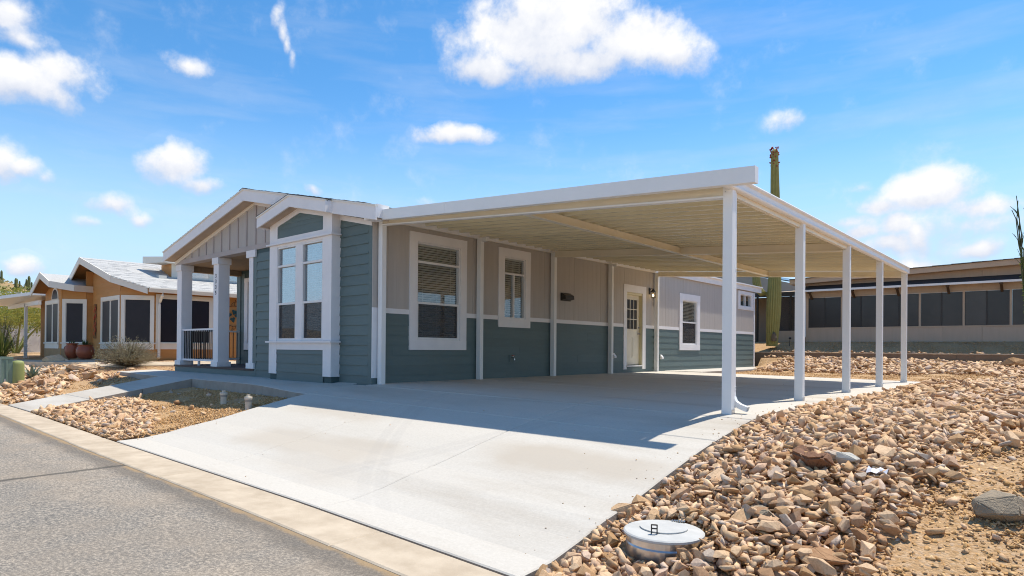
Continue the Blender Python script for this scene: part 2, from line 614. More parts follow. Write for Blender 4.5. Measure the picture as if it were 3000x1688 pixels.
def concrete_mat():
    m, n, l, p = nt('broomed_concrete')
    a = noise(n, l, .55, 5, .6, (.35, 1.6, 1))
    b = noise(n, l, 38, 5, .8)
    col = ramp(n, l, a.outputs['Fac'], [(.3, (.60, .565, .51)), (.52, (.575, .538, .48)), (.72, (.455, .405, .34))])
    col = mixc(n, l, .30, col, ramp(n, l, b.outputs['Fac'], [(.35, (.62, .61, .59)), (.62, (1, 1, 1))]), 'MULTIPLY')
    t = n.new('ShaderNodeTexCoord')
    s = n.new('ShaderNodeSeparateXYZ')
    l.new(t.outputs['Object'], s.inputs[0])
    X, Y = s.outputs[0], s.outputs[1]
    wob = noise(n, l, .9, 4, .6)
    wv = math2(n, l, 'MULTIPLY', math2(n, l, 'SUBTRACT', wob.outputs['Fac'], .5), .7)
    # dried dust lying in shallow bands across the slab
    for (cy, w, x0, x1, s_) in ((-2.05, .17, 5.0, 6.9, .16), (-2.75, .22, 1.2, 3.9, .12), (-1.7, .12, .2, 2.6, .10), (-3.3, .12, 2.6, 4.3, .07)):
        f = band(n, l, math2(n, l, 'ADD', Y, wv), cy, w, .22)
        g = band(n, l, math2(n, l, 'ADD', X, wv), (x0 + x1) / 2, (x1 - x0) / 2 - .3, .6)
        col = mixc(n, l, math2(n, l, 'MULTIPLY', math2(n, l, 'MULTIPLY', f, g), s_ * 5.5), col, (.47, .415, .345))
    # tyre tracks sweeping in from the street
    tn = noise(n, l, 45, 3, .6, (1, .4, 1))
    for (cx, cy, r_) in ((9.5, 3.0, 7.95), (9.5, 3.0, 8.12), (-6.5, 3.4, 12.2), (-6.5, 3.4, 12.36)):
        dx = math2(n, l, 'SUBTRACT', X, cx)
        dy = math2(n, l, 'SUBTRACT', Y, cy)
        rr = math2(n, l, 'SQRT', math2(n, l, 'ADD', math2(n, l, 'MULTIPLY', dx, dx), math2(n, l, 'MULTIPLY', dy, dy)))
        f = band(n, l, rr, r_, .05, .03)
        f = math2(n, l, 'MULTIPLY', f, band(n, l, Y, -2.0, 1.2, .8))
        col = mixc(n, l, math2(n, l, 'MULTIPLY', math2(n, l, 'MULTIPLY', f, tn.outputs['Fac']), .26), col, (.36, .34, .32))
    # dark specks and drips
    sp = noise(n, l, 7, 6, .8)
    col = mixc(n, l, ramp(n, l, sp.outputs['Fac'], [(.66, (0, 0, 0)), (.74, (.55, .55, .55))]), col, (.3, .27, .23))
    l.new(col, p.inputs['Base Color'])
    p.inputs['Roughness'].default_value = .85
    p.inputs['Specular IOR Level'].default_value = .2
    c = noise(n, l, 30, 4, .6, (.15, 4, 1))
    bump(n, l, p, c.outputs['Fac'], .35, .004)
    return m


MT['conc'] = concrete_mat()
MT['concold'] = mk('weathered_concrete', (.57, .475, .36), (.40, .32, .23), 3.5, .9, .5, 80, .004, detail=8)
MT['concside'] = mk('raw_concrete_edge', (.38, .35, .31), (.30, .27, .235), 5, .9, .5, 50, .006)
MT['retw'] = mk('brown_block_wall', (.25, .175, .115), (.19, .135, .09), 2, .9, .5, 30, .006)


def asphalt_mat():
    m, n, l, p = nt('worn_asphalt')
    a = noise(n, l, 48, 4, .85)
    b = noise(n, l, .8, 6, .65)
    c = noise(n, l, 24, 5, .8, loc=(4, 2, 0))
    col = ramp(n, l, a.outputs['Fac'], [(.37, (.055, .054, .053)), (.5, (.235, .212, .182)), (.61, (.66, .55, .43))])
    col = mixc(n, l, .35, col, ramp(n, l, c.outputs['Fac'], [(.38, (.13, .13, .13)), (.60, (.36, .325, .28))]))
    col = mixc(n, l, math2(n, l, 'MULTIPLY', ramp(n, l, b.outputs['Fac'], [(.42, (0, 0, 0)), (.7, (1, 1, 1))]), .5), col, (.43, .335, .24))
    t = n.new('ShaderNodeTexCoord')
    s = n.new('ShaderNodeSeparateXYZ')
    l.new(t.outputs['Object'], s.inputs[0])
    X, Y = s.outputs[0], s.outputs[1]
    wob = noise(n, l, 2.2, 6, .7)
    wv = math2(n, l, 'MULTIPLY', math2(n, l, 'SUBTRACT', wob.outputs['Fac'], .5), .28)
    # dark tarred margin and sand along the gutter
    f = band(n, l, math2(n, l, 'ADD', Y, wv), -4.58, .05, .14)
    col = mixc(n, l, math2(n, l, 'MULTIPLY', math2(n, l, 'MULTIPLY', f, c.outputs['Fac']), 1.1), col, (.11, .095, .08))
    f = band(n, l, math2(n, l, 'ADD', Y, wv), -4.47, .02, .05)
    col = mixc(n, l, math2(n, l, 'MULTIPLY', f, .8), col, (.36, .245, .13))
    pt = noise(n, l, .35, 5, .6, (1, 2.5, 1), loc=(2, 7, 0))
    col = mixc(n, l, ramp(n, l, pt.outputs['Fac'], [(.45, (0, 0, 0)), (.56, (.25, .25, .25))]), col, (.17, .155, .135))
    # crack across the lane
    q = math2(n, l, 'ADD', math2(n, l, 'ADD', X, math2(n, l, 'MULTIPLY', Y, .152)), math2(n, l, 'MULTIPLY', wv, .5))
    f = band(n, l, q, .81, .02, .05)
    col = mixc(n, l, math2(n, l, 'MULTIPLY', f, .8), col, (.075, .07, .062))
    l.new(col, p.inputs['Base Color'])
    p.inputs['Roughness'].default_value = .9
    p.inputs['Specular IOR Level'].default_value = .2
    bump(n, l, p, a.outputs['Fac'], .8, .01)
    return m


MT['asphalt'] = asphalt_mat()


def ground_mat():
    m, n, l, p = nt('desert_soil')
    a = noise(n, l, 1.1, 6, .65)
    b = noise(n, l, 60, 5, .75)
    v = n.new('ShaderNodeTexVoronoi')
    v.inputs['Scale'].default_value = 42
    t = n.new('ShaderNodeTexCoord')
    l.new(t.outputs['Object'], v.inputs['Vector'])
    col = ramp(n, l, a.outputs['Fac'], [(.3, (.52, .295, .125)), (.5, (.60, .36, .17)), (.72, (.66, .42, .235))])
    peb = ramp(n, l, v.outputs['Color'], [(.0, (.30, .185, .09)), (.5, (.50, .34, .19)), (.8, (.60, .45, .30)), (1, (.42, .36, .30))])
    col = mixc(n, l, .6, col, peb)
    col = mixc(n, l, .35, col, ramp(n, l, b.outputs['Fac'], [(.3, (.55, .5, .45)), (.7, (1, 1, 1))]), 'MULTIPLY')
    l.new(col, p.inputs['Base Color'])
    p.inputs['Roughness'].default_value = .95
    p.inputs['Specular IOR Level'].default_value = .1
    h = math2(n, l, 'ADD', math2(n, l, 'MULTIPLY', v.outputs['Distance'], -1.0), b.outputs['Fac'])
    bump(n, l, p, h, .9, .012)
    return m


MT['soil'] = ground_mat()


def rock_mat(name, stops):
    m, n, l, p = nt(name)
    g = n.new('ShaderNodeNewGeometry')
    oi = n.new('ShaderNodeObjectInfo')
    r = math2(n, l, 'FRACT', math2(n, l, 'ADD', math2(n, l, 'MULTIPLY', g.outputs['Random Per Island'], 7.31), math2(n, l, 'MULTIPLY', oi.outputs['Random'], 3.77)))
    col = ramp(n, l, r, stops)
    a = noise(n, l, 9, 6, .7, coord='Object')
    col = mixc(n, l, .75, col, ramp(n, l, a.outputs['Fac'], [(.28, (.62, .52, .44)), (.5, (.95, .9, .86)), (.72, (1.1, 1.06, 1.0))]), 'MULTIPLY')
    l.new(col, p.inputs['Base Color'])
    p.inputs['Roughness'].default_value = .9
    p.inputs['Specular IOR Level'].default_value = .15
    b = noise(n, l, 35, 6, .7)
    bump(n, l, p, b.outputs['Fac'], .7, .012)
    return m


TAN = [(0, (.44, .27, .135)), (.2, (.62, .42, .245)), (.45, (.80, .59, .39)), (.65, (.66, .46, .30)), (.8, (.40, .235, .125)), (.9, (.74, .56, .43)), (1.0, (.52, .44, .36))]
MT['rock'] = rock_mat('tan_rock', TAN)
MT['gravel'] = rock_mat('gold_gravel', [(0, (.46, .27, .11)), (.4, (.62, .395, .185)), (.75, (.72, .50, .28)), (1, (.48, .33, .20))])
MT['pinkg'] = rock_mat('pink_gravel', [(0, (.40, .22, .15)), (.5, (.48, .29, .20)), (1, (.36, .22, .17))])
MT['greyrock'] = mk('grey_brown_boulder', (.36, .28, .19), (.25, .205, .15), 5, .9, .7, 25, .02, detail=8)
MT['redrock'] = mk('red_brown_rock', (.27, .135, .07), (.17, .085, .05), 6, .9, .7, 25, .02, detail=8)
MT['palerock'] = mk('pale_grey_rock', (.58, .545, .47), (.42, .40, .35), 9, .9, .5, 30, .01, detail=8)
MT['hill'] = mk('dry_hillside', (.36, .235, .115), (.24, .19, .075), .09, .95, detail=9)
MT['saguaro'] = mk('saguaro_skin', (.34, .305, .10), (.26, .235, .07), 3, .7, .3, 60, .004)
MT['sagfar'] = mk('far_cactus', (.12, .135, .045), None, 3, .8)
# ------------------------------------------------------------------ the lie of the land
def interp(x, xs, ys):
    return float(np.interp(x, xs, ys))


def sstep(a, b, x):
    t = min(1, max(0, (x - a) / (b - a)))
    return t * t * (3 - 2 * t)


def zst(x):                                   # street level along the gutter
    return interp(x, [-400, -30, -7, -5.2, -.5, 4.45, 6.95, 9.5, 14, 60, 400],
                  [-.3, -.47, -.594, -.60, -.67, -.72, -.78, -.83, -.9, -1.2, -1.5])


GY = [-4.0, -3.3, -2.6, -2.0, -1.4, -1.05, -.5, 0.0, .6, 30]
GZ = [-.70, -.595, -.48, -.34, -.215, -.155, -.075, -.008, 0, 0]


def zslab(x, y):                              # driveway and carport slab
    z = -.0098 * max(x, 0) + interp(y, GY, GZ)
    w = sstep(-3.0, -4.0, y)
    return z * (1 - w) + zst(x) * w


def zwalk(x, y):                              # front walk beside the house
    z = -.03 + .04 * min(y, 0)
    t = sstep(-2.6, -.43, x)
    return z * (1 - t) + zslab(-.43, y) * t


def zspur(x, y):
    t = (y + 4.0) / 2.95
    return zst(x) * (1 - t) + zwalk(x, -1.05) * t


def zright(x, y):
    if y < .5:
        z = zslab(6.95, y) - .075
    else:
        z = interp(y, [.5, 6, 12, 15, 19.3], [-.143, -.11, -.06, .02, .27])
    b = math.exp(-((x - 7.9) / .55) ** 2) * .09 * sstep(-4.0, -3.0, y) * (1 - sstep(8, 12, y))
    return z + b - max(0, x - 9.5) * .02


def ground(x, y):
    if y < -4.0:
        return zst(x) - .02
    if y > 19.45:
        z = interp(y, [19.45, 19.7, 21.4, 22, 40, 400], [.5, .52, .98, 1.05, 1.1, 3])
        if x < -2:
            z = z + (.35 - z) * sstep(-2, -6, x)
        return z
    if -.43 <= x <= 6.95 and y <= 11.1:
        return zslab(x, y) - .09
    if x > 6.95:
        z = zright(x, y)
        return z
    if y > 11.1 and x > 0:
        zb = interp(x, [0, 1, 8.4], [.38, .36, .27])
        zf = interp(y, [11.1, 14.2], [-.10, -.06])
        z = zf + (zb - zf) * sstep(14.6, 19.2, y)
        w = sstep(5.5, 6.95, x)
        return z * (1 - w) + zright(7.0, y) * w
    if y > 0 and x > -9:
        return -.12
    h0 = interp(x, [-60, -16, -13, -10.5, -7, 0], [.2, .18, .14, -.06, -.16, -.27])
    if -7 < x < 0 and y < -1.05:
        t = (y + 4) / 2.95
        return (zst(x) - .01) * (1 - t) + (-.27) * t + .0
    if y <= 0:
        t = sstep(-4.4, .2, y)
        return (zst(x) - .01) * (1 - t) + h0 * t
    return h0 + (.1 * sstep(3, 20, y) if x < -9 else 0)


def in_slab(x, y, m=0.0):
    return ((-.43 + m < x < 6.95 - m and -4 < y < 0.05 + m) or (-.2 < x < 6.95 - m and 0 <= y < 11.1 - m) or
            (-10.4 + m < x < -.4 and -1.05 + m < y < 0.2) or (-7 + m < x < -5.2 - m and -4 < y < -1.0) or
            (-.2 < x < 1.2 - m and 11 < y < 19.0 - m) or (-8.85 + m < x < m and 0 <= y < 18.5 - m))


def at(u, v, fn=ground, lift=0.0):
    """where the sight line through a picture point meets the ground"""
    d = pix_dir(u, v)
    c = Vector(CAM)
    t, step = 1.0, .02
    while t < 400:
        p = c + d * t
        if p.z < fn(p.x, p.y) + lift:
            break
        t += step
        step = min(step * 1.01, .3)
    p = c + d * t
    return Vector((p.x, p.y, fn(p.x, p.y) + lift))


def axis(lo, hi, step, far_lo, far_hi):
    a = list(np.arange(lo, hi + 1e-6, step))
    return far_lo + a + far_hi


gx = axis(-20, 14, .2, [-900, -500, -250, -120, -80, -60, -45, -35, -28, -24], [15, 17, 20, 26, 36, 60, 120, 300, 900])
gy = axis(-4.0, 23, .2, [-900, -400, -150, -60, -30, -16, -10, -6, -4.3], [25, 28, 34, 45, 70, 120, 300, 900])
gm = MB()
nx, ny = len(gx), len(gy)
for y in gy:
    for x in gx:
        z = ground(x, y)
        if in_slab(x, y, .22):
            z -= .3
        if y < -3.95:
            z -= .14
        near = -20 < x < 14 and -4 < y < 22
        if near and not in_slab(x, y, 0):
            z += .018 * math.sin(x * 3.1 + y * 1.7) * math.sin(y * 2.3 - x) + random.uniform(-.008, .008)
        if y > 60 or abs(x) > 200:
            z -= .3
        gm.v.append((x, y, z))
for j in range(ny - 1):
    for i in range(nx - 1):
        a = j * nx + i
        gm.f.append((a, a + 1, a + nx + 1, a + nx))
gm.sm = True
tag(gm.build('ground', MT['soil'], recalc=False), 'tan desert soil with fine gravel around the houses', kind='structure')


def sheet(name, mat, parent, x0, x1, y0, y1, zf, thick=.16, step=.3, bevel=.012, mat2=None):
    """a slab whose top follows zf, with its sides and a worn edge"""
    nxs = max(2, int((x1 - x0) / step) + 1)
    nys = max(2, int((y1 - y0) / step) + 1)
    xs = [x0] + list(np.linspace(x0 + bevel, x1 - bevel, nxs)) + [x1]
    ys = [y0] + list(np.linspace(y0 + bevel, y1 - bevel, nys)) + [y1]
    m = MB()
    A, B = len(xs), len(ys)
    for j, y in enumerate(ys):
        for i, x in enumerate(xs):
            e = bevel * .7 if (i in (0, A - 1) or j in (0, B - 1)) else 0
            m.v.append((x, y, zf(x, y) - e))
    for j in range(B - 1):
        for i in range(A - 1):
            a = j * A + i
            m.f.append((a, a + 1, a + A + 1, a + A))
    ring = [i for i in range(A)] + [j * A + A - 1 for j in range(1, B)] + [(B - 1) * A + i for i in range(A - 2, -1, -1)] + [j * A for j in range(B - 2, 0, -1)]
    b = len(m.v)
    for k in ring:
        x, y, z = m.v[k]
        m.v.append((x, y, z - thick))
    nr = len(ring)
    sidef = len(m.f)
    for k in range(nr):
        m.f.append((ring[(k + 1) % nr], ring[k], b + k, b + (k + 1) % nr))
    me = m.mesh(name, mat, recalc=False)
    if mat2:
        me.materials.append(mat2)
        for k, pl in enumerate(me.polygons):
            if k >= sidef:
                pl.material_index = 1
    return link(name, me, parent)


# street and gutter
st = MB()
xs = [-400, -120, -60, -40, -30, -24] + list(np.arange(-20, 22.1, .5)) + [26, 34, 60, 120, 400]
ys = [-16, -12, -9, -7.6, -6.4, -5.6, -5.0, -4.7, -4.55, -4.40]
for y in ys:
    for x in xs:
        st.v.append((x, y, zst(x) - .012 + .02 * (-4.4 - y) * (1 if y > -10 else 0) + (.112 if y <= -10 else 0)))
n_ = len(xs)
for j in range(len(ys) - 1):
    for i in range(n_ - 1):
        a = j * n_ + i
        st.f.append((a, a + 1, a + n_ + 1, a + n_))
st.sm = True
tag(st.build('street', MT['asphalt'], recalc=False), 'worn grey asphalt street in the foreground', kind='structure')

gut = thing('street_gutter', 'beige flush concrete gutter strip along the street edge', None, (0, -4.2, -.75))
gut['kind'] = 'structure'
GX = [-40, -30, -22, -17, -13, -10, -7.1, -3.9, -.7, 2.45, 5.6, 8.7, 12, 20, 40]
for a, b in zip(GX[:-1], GX[1:]):
    sheet('gutter_segment', MT['concold'], gut, a + .006, b - .006, -4.47 + random.uniform(-.01, .01), -4.012,
          lambda x, y: zst(x) - .008 + .012 * abs((y + 4.24) / .24) ** 2, .12, .3, .015)

# driveway, carport floor
drv = thing('driveway', 'broad pale concrete driveway and carport slab', None, (3, 0, -.2))
drv['kind'] = 'structure'
box('joint_bed', MT['concside'], drv, -.05, 6.9, -.9, 11.05, -.40, -.20)
XS = [-.43, 2.2, 4.68, 6.95]
YS = [-3.985, -1.05, -.12, 2.65, 5.4, 8.2, 11.1]
for j in range(len(YS) - 1):
    for i in range(3):
        x0, x1 = XS[i], XS[i + 1]
        if i == 0 and YS[j] > -.2:
            x0 = -.03
        sheet('concrete_panel', MT['conc'], drv, x0 + .005 * (i > 0), x1 - .005 * (i < 2), YS[j] + .005, YS[j + 1] - .005, zslab, .24, .3, .012, MT['concside'])

wk = thing('walkway', 'pale concrete front walk running past the porch to the street', None, (-5, -.5, -.1))
wk['kind'] = 'structure'
WX = [-10.4, -8.7, -7.0, -5.2, -3.6, -2.0, -.435]
for a, b in zip(WX[:-1], WX[1:]):
    sheet('walk_panel', MT['conc'], wk, a + .003, b - .003, -1.05 if a > -8.9 else -.95, .02 if b > -8.8 else -.3, zwalk, .26, .3, .01, MT['concside'])
SY_ = [-3.985, -3.0, -2.05, -1.053]
for a, b in zip(SY_[:-1], SY_[1:]):
    sheet('walk_panel', MT['conc'], wk, -7.0, -5.2, a + .003, b - .003, zspur, .22, .3, .01, MT['concside'])

sw = thing('side_walk', 'narrow concrete walk along the rear of the teal side wall', None, (.6, 15, -.03))
sw['kind'] = 'structure'
for a, b in ((11.1, 13.1), (13.1, 15.1), (15.1, 17.1), (17.1, 19.0)):
    sheet('walk_panel', MT['conc'], sw, -.03, 1.2, a + .003, b - .003, lambda x, y: -.01 + .02 * (y > 11.1), .2, .4, .01, MT['concside'])

# neighbour's curving path and apron
nb = thing('neighbour_path', 'tan concrete path curving up to the ochre house', None, (-13, -1.5, 0))
nb['kind'] = 'structure'


def ribbon(pts, w, thick, parent, name, mat, zf):
    for k in range(len(pts) - 1):
        p, q = Vector(pts[k]), Vector(pts[k + 1])
        d = (q - p).normalized()
        n0 = Vector((-d.y, d.x))
        if k > 0:
            d0 = (p - Vector(pts[k - 1])).normalized()
            na = ((d + d0)).normalized()
            na = Vector((-na.y, na.x))
        else:
            na = n0
        if k < len(pts) - 2:
            d1 = (Vector(pts[k + 2]) - q).normalized()
            nbv = (d + d1).normalized()
            nbv = Vector((-nbv.y, nbv.x))
        else:
            nbv = n0
        c = [p - na * w / 2, q - nbv * w / 2, q + nbv * w / 2, p + na * w / 2]
        poly = [(a.x, a.y, zf(a.x, a.y)) for a in c]
        MB().prism(poly, (0, 0, -thick)).build(name, mat, parent)


ribbon([(-19.5, -3.9), (-17.6, -3.3), (-16.0, -2.6), (-14.6, -1.75), (-13.2, -1.0), (-12.3, -.2), (-12.0, .9), (-12.0, 5)], 1.1, .15, nb, 'path_panel', MT['concold'], lambda x, y: ground(x, y) + .04)
ribbon([(-24, -1.9), (-20, -1.75), (-17.5, -1.55), (-15.2, -.9), (-14.0, -.2)], 1.3, .15, nb, 'path_panel', MT['concold'], lambda x, y: max(.1, ground(x, y) + .045))

# low retaining wall behind the yard
rw = thing('retaining_wall', 'low brown block retaining wall behind the rock bank', 'wall', (6, 19.5, .3))
for k in range(12):
    x0 = -3.0 + k * 2.4
    box('block_course', MT['retw'], rw, x0 + .004, x0 + 2.396, 19.38, 19.58, -.15, .575 - .002 * (k % 2))
    box('cap', MT['concold'], rw, x0 + .003, x0 + 2.397, 19.36, 19.60, .577, .607 - .001 * (k % 2))
# ------------------------------------------------------------------ wall kit
class Frame:
    """wall frame: u along the wall, n outwards, z up"""

    def __init__(s, o, d, nrm):
        s.o, s.d, s.n = Vector((o[0], o[1], 0)), Vector((d[0], d[1], 0)).normalized(), Vector((nrm[0], nrm[1], 0)).normalized()

    def P(s, u, n, z):
        return s.o + s.d * u + s.n * n + Vector((0, 0, z))

    def box(s, mb, u0, u1, n0, n1, z0, z1):
        vs = [s.P(u, n, z) for z in (z0, z1) for n in (n0, n1) for u in (u0, u1)]
        return mb.add(vs, [(0, 2, 3, 1), (4, 5, 7, 6), (0, 1, 5, 4), (2, 6, 7, 3), (0, 4, 6, 2), (1, 3, 7, 5)])

    def part(s, name, mat, parent, *b):
        mb = MB()
        s.box(mb, *b)
        return mb.build(name, mat, parent)

    def poly(s, mb, pts, n0, n1):
        a = [s.P(u, n0, z) for u, z in pts]
        return mb.prism(a, s.n * (n1 - n0))


def minus(a, b, cuts):
    segs = [(a, b)]
    for c, d in cuts:
        out = []
        for x, y in segs:
            if d <= x or c >= y:
                out.append((x, y))
            else:
                if c > x:
                    out.append((x, c))
                if d < y:
                    out.append((d, y))
        segs = out
    return [s for s in segs if s[1] - s[0] > .02]


def sheathing(fr, name, mat, parent, u0, u1, z0, z1, ops, thick=.1, back=0.0):
    us = sorted(set([u0, u1] + [min(max(x, u0), u1) for o in ops for x in o[:2]]))
    mb = MB()
    for a, b in zip(us[:-1], us[1:]):
        cuts = [(o[2], o[3]) for o in ops if o[0] < (a + b) / 2 < o[1]]
        for c, d in minus(z0, z1, cuts):
            fr.box(mb, a, b, -thick + back, back, c, d)
    return mb.build(name, mat, parent)


def lap(fr, parent, mat, u0, u1, zrows, ops, out=.016, inn=.009, uclip=None, blen=3.66, name='siding_board', jit=.0012):
    """lapped boards, each its own piece, cut round the openings"""
    for r in range(len(zrows) - 1):
        z0, z1 = zrows[r], zrows[r + 1]
        a0, a1 = (u0, u1) if uclip is None else uclip(z0, z1, u0, u1)
        if a1 - a0 < .03:
            continue
        cuts = [(o[0], o[1]) for o in ops if o[2] < z1 - .01 and o[3] > z0 + .01]
        for s0, s1 in minus(a0, a1, cuts):
            off = (r * 1.37) % blen
            js = [s0] + [x for x in np.arange(s0 - s0 % blen + off, s1, blen) if s0 + .3 < x < s1 - .3] + [s1]
            for a, b in zip(js[:-1], js[1:]):
                k = max(1, int((b - a) / .45))
                uu = np.linspace(a + .001, b - .001, k + 1)
                mb = MB()
                for u in uu:
                    e = random.uniform(-jit, jit)
                    dz = random.uniform(-jit, jit)
                    mb.v += [tuple(fr.P(u, 0, z0 + dz)), tuple(fr.P(u, out + e, z0 + dz)), tuple(fr.P(u, inn + e * .5, z1 + .006)), tuple(fr.P(u, 0, z1 + .006))]
                for q in range(k):
                    for w in range(4):
                        c, d = q * 4 + w, q * 4 + (w + 1) % 4
                        mb.f.append((c, d, d + 4, c + 4))
                mb.f += [(3, 2, 1, 0), tuple(k * 4 + w for w in range(4))]
                mb.build(name, mat, parent)


def panels(fr, parent, mat, u0, u1, z0, z1, ops, pw=1.22, groove=.2, out=.012, name='wall_panel', zt=None):
    """grooved sheet siding, one piece per sheet"""
    us = list(np.arange(u0, u1, pw)) + [u1]
    if len(us) > 2 and us[-1] - us[-2] < .1:
        us.pop(-2)
    for a, b in zip(us[:-1], us[1:]):
        mb = MB()
        ng = max(1, round((b - a) / groove))
        gs = np.linspace(a + .001, b - .001, ng + 1)
        for g0, g1 in zip(gs[:-1], gs[1:]):
            cuts = [(o[2], o[3]) for o in ops if o[0] < g1 - .005 and o[1] > g0 + .005]
            for c, d in minus(z0, z1 if zt is None else zt((g0 + g1) / 2), cuts):
                # main face and the groove beside it
                fr.box(mb, g0 + .003, g1 - .003, 0, out, c, d)
                fr.box(mb, g1 - .003, g1 + .003 if g1 < b - .01 else g1, 0, out - .0012, c, d)
        if mb.v:
            mb.build(name, mat, parent)


def window(fr, house, u0, u1, z0, z1, tu0, tu1, tz0, tz1, hbars, vbars_by_row, trim, name='window', blind_to=None, screen_rows=(), tout=.035, glassm=None, recess=.3, label=None, headw=None, blind=True, interior=None):
    """trim boards round the hole, vinyl frame, panes, blind and a dim room behind"""
    w = fr.part(name, MT['vinyl'], house, u0, u0 + .03, -.07, .012, z0, z1)
    if label:
        w['label'] = label
    # trim: head, sill, two jambs
    fr.part('head_trim', trim, w, tu0, tu1, 0, tout + .004, z1, tz1)
    fr.part('sill_trim', trim, w, tu0 + .002, tu1 - .002, 0, tout + .003, tz0, z0)
    fr.part('side_trim', trim, w, tu0 + .001, u0, 0, tout, z0, z1)
    fr.part('side_trim', trim, w, u1, tu1 - .001, 0, tout, z0, z1)
    # rest of the frame
    mb = MB()
    fr.box(mb, u1 - .03, u1, -.07, .012, z0, z1)
    fr.box(mb, u0 + .03, u1 - .03, -.07, .011, z0, z0 + .03)
    fr.box(mb, u0 + .03, u1 - .03, -.07, .011, z1 - .03, z1)
    zs = [z0 + .03]
    for hb in hbars:
        fr.box(mb, u0 + .03, u1 - .03, -.06, .009, hb - .022, hb + .022)
        zs += [hb - .022, hb + .022]
    zs.append(z1 - .03)
    rows = [(zs[i], zs[i + 1]) for i in range(0, len(zs), 2)]
    for r, (a, b) in enumerate(rows):
        for vb in vbars_by_row.get(r, ()):
            fr.box(mb, vb - .02, vb + .02, -.06, .007, a, b)
        if r in screen_rows:
            fr.box(mb, u0 + .03, u0 + .052, -.03, .004, a, b)
            fr.box(mb, u1 - .052, u1 - .03, -.03, .004, a, b)
            fr.box(mb, u0 + .052, u1 - .052, -.03, .004, a, a + .022)
    mb.build('frame', MT['vinyl'], w)
    for r, (a, b) in enumerate(rows):
        cs = [u0 + .03] + [x for vb in vbars_by_row.get(r, ()) for x in (vb - .02, vb + .02)] + [u1 - .03]
        for i in range(0, len(cs), 2):
            fr.part('pane', glassm or MT['glass'], w, cs[i] + .001, cs[i + 1] - .001, -.042, -.036, a + .001, b - .001)
            if r in screen_rows:
                fr.part('insect_screen', MT['insect'], w, cs[i] + .022, cs[i + 1] - .022, -.012, -.010, a + .023, b - .001)
    # room recess
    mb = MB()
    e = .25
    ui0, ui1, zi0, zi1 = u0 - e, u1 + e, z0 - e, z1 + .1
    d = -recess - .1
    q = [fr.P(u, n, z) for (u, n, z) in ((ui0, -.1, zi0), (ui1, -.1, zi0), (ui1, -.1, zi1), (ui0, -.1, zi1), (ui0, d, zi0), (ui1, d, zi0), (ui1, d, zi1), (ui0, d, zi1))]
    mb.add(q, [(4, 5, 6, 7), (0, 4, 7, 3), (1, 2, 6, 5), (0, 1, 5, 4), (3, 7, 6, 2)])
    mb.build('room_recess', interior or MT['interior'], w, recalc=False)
    if blind:
        bz = z0 + .02 if blind_to is None else blind_to
        mb = MB()
        z = z1 - .05
        fr.box(mb, u0 + .04, u1 - .04, -.105, -.055, z1 - .06, z1 - .005)
        while z > bz:
            t = math.radians(-27)
            for s in (1,):
                c0, c1 = -.082 - .024 * math.cos(t), -.082 + .024 * math.cos(t)
                dz = .024 * math.sin(t)
                vs = [fr.P(u0 + .045, c0, z + dz), fr.P(u1 - .045, c0, z + dz), fr.P(u1 - .045, c1, z - dz), fr.P(u0 + .045, c1, z - dz)]
                mb.prism(vs, (0, 0, .004))
            z -= .047
        for x in (.18, .5, .82):
            uc = u0 + (u1 - u0) * x
            fr.box(mb, uc - .003, uc + .003, -.054, -.050, bz, z1 - .05)
        fr.box(mb, u0 + .045, u1 - .045, -.102, -.062, bz - .02, bz)
        tag(mb.build('blind', MT['blind'], w), kind='stuff')
    return w


LAPS = [.137 + .187 * i for i in range(17)]

# ------------------------------------------------------------------ the teal and greige manufactured house
H = thing('manufactured_house', 'teal and greige manufactured house with white trim and front porch', 'house', (-4.4, 9, 0))
SIDE = Frame((0, 0), (0, 1), (1, 0))          # u = Y
FRONT = Frame((0, 0), (1, 0), (0, -1))        # u = X (negative), n = -Y
RS = .2155                                     # roof slope


def zrake(x):                                  # underside of the roof deck at the wall
    return 3.968 - .2255 * abs(x + 4.42)


# --- long side wall
win_side = [(1.03, 2.187, .81, 2.72), (3.555, 4.283, 1.334, 2.72), (12.245, 13.33, .83, 2.29), (17.07, 18.2, 2.36, 2.82)]
door_op = (8.79, 9.68, .20, 2.31)
ops = win_side + [door_op]
wside = sheathing(SIDE, 'side_wall', MT['teal_flat'], H, 0, 18.55, -.25, 3.02, ops)
trims = [(.84, 2.37, .617, 2.90), (3.36, 4.463, 1.136, 2.908), (12.04, 13.545, .65, 2.5), (16.86, 18.4, 2.235, 2.945), (8.62, 9.865, .09, 2.52)]
lap(SIDE, wside, MT['teal'], .13, 18.47, [-.2] + LAPS[:6] + [1.072, 1.297], ops, .0175, .0075)
panels(SIDE, wside, MT['grey'], .13, 18.47, 1.386, 3.02, ops)
for a, b in minus(.13, 18.47, [(t[0], t[1]) for t in trims if t[2] < 1.3]):
    SIDE.part('belt_board', MT['white'], wside, a, b, 0, .022, 1.295, 1.388)
SIDE.part('corner_board', MT['white'], wside, -.012, .128, 0, .024, .10, 1.388)
SIDE.part('corner_board', MT['grey'], wside, -.012, .128, 0, .022, 1.39, 3.02)
SIDE.part('corner_base', MT['teal'], wside, -.02, .128, 0, .02, -.2, .098)
SIDE.part('corner_board', MT['white'], wside, 18.47, 18.58, 0, .024, .02, 2.95)
# rear and far walls so the house is a solid volume
box('rear_wall', MT['teal_flat'], H, -8.85, -.1, 18.45, 18.55, -.25, 3.02)
box('far_wall', MT['teal_flat'], H, -8.85, -8.75, 1.8, 18.45, -.25, 3.02)

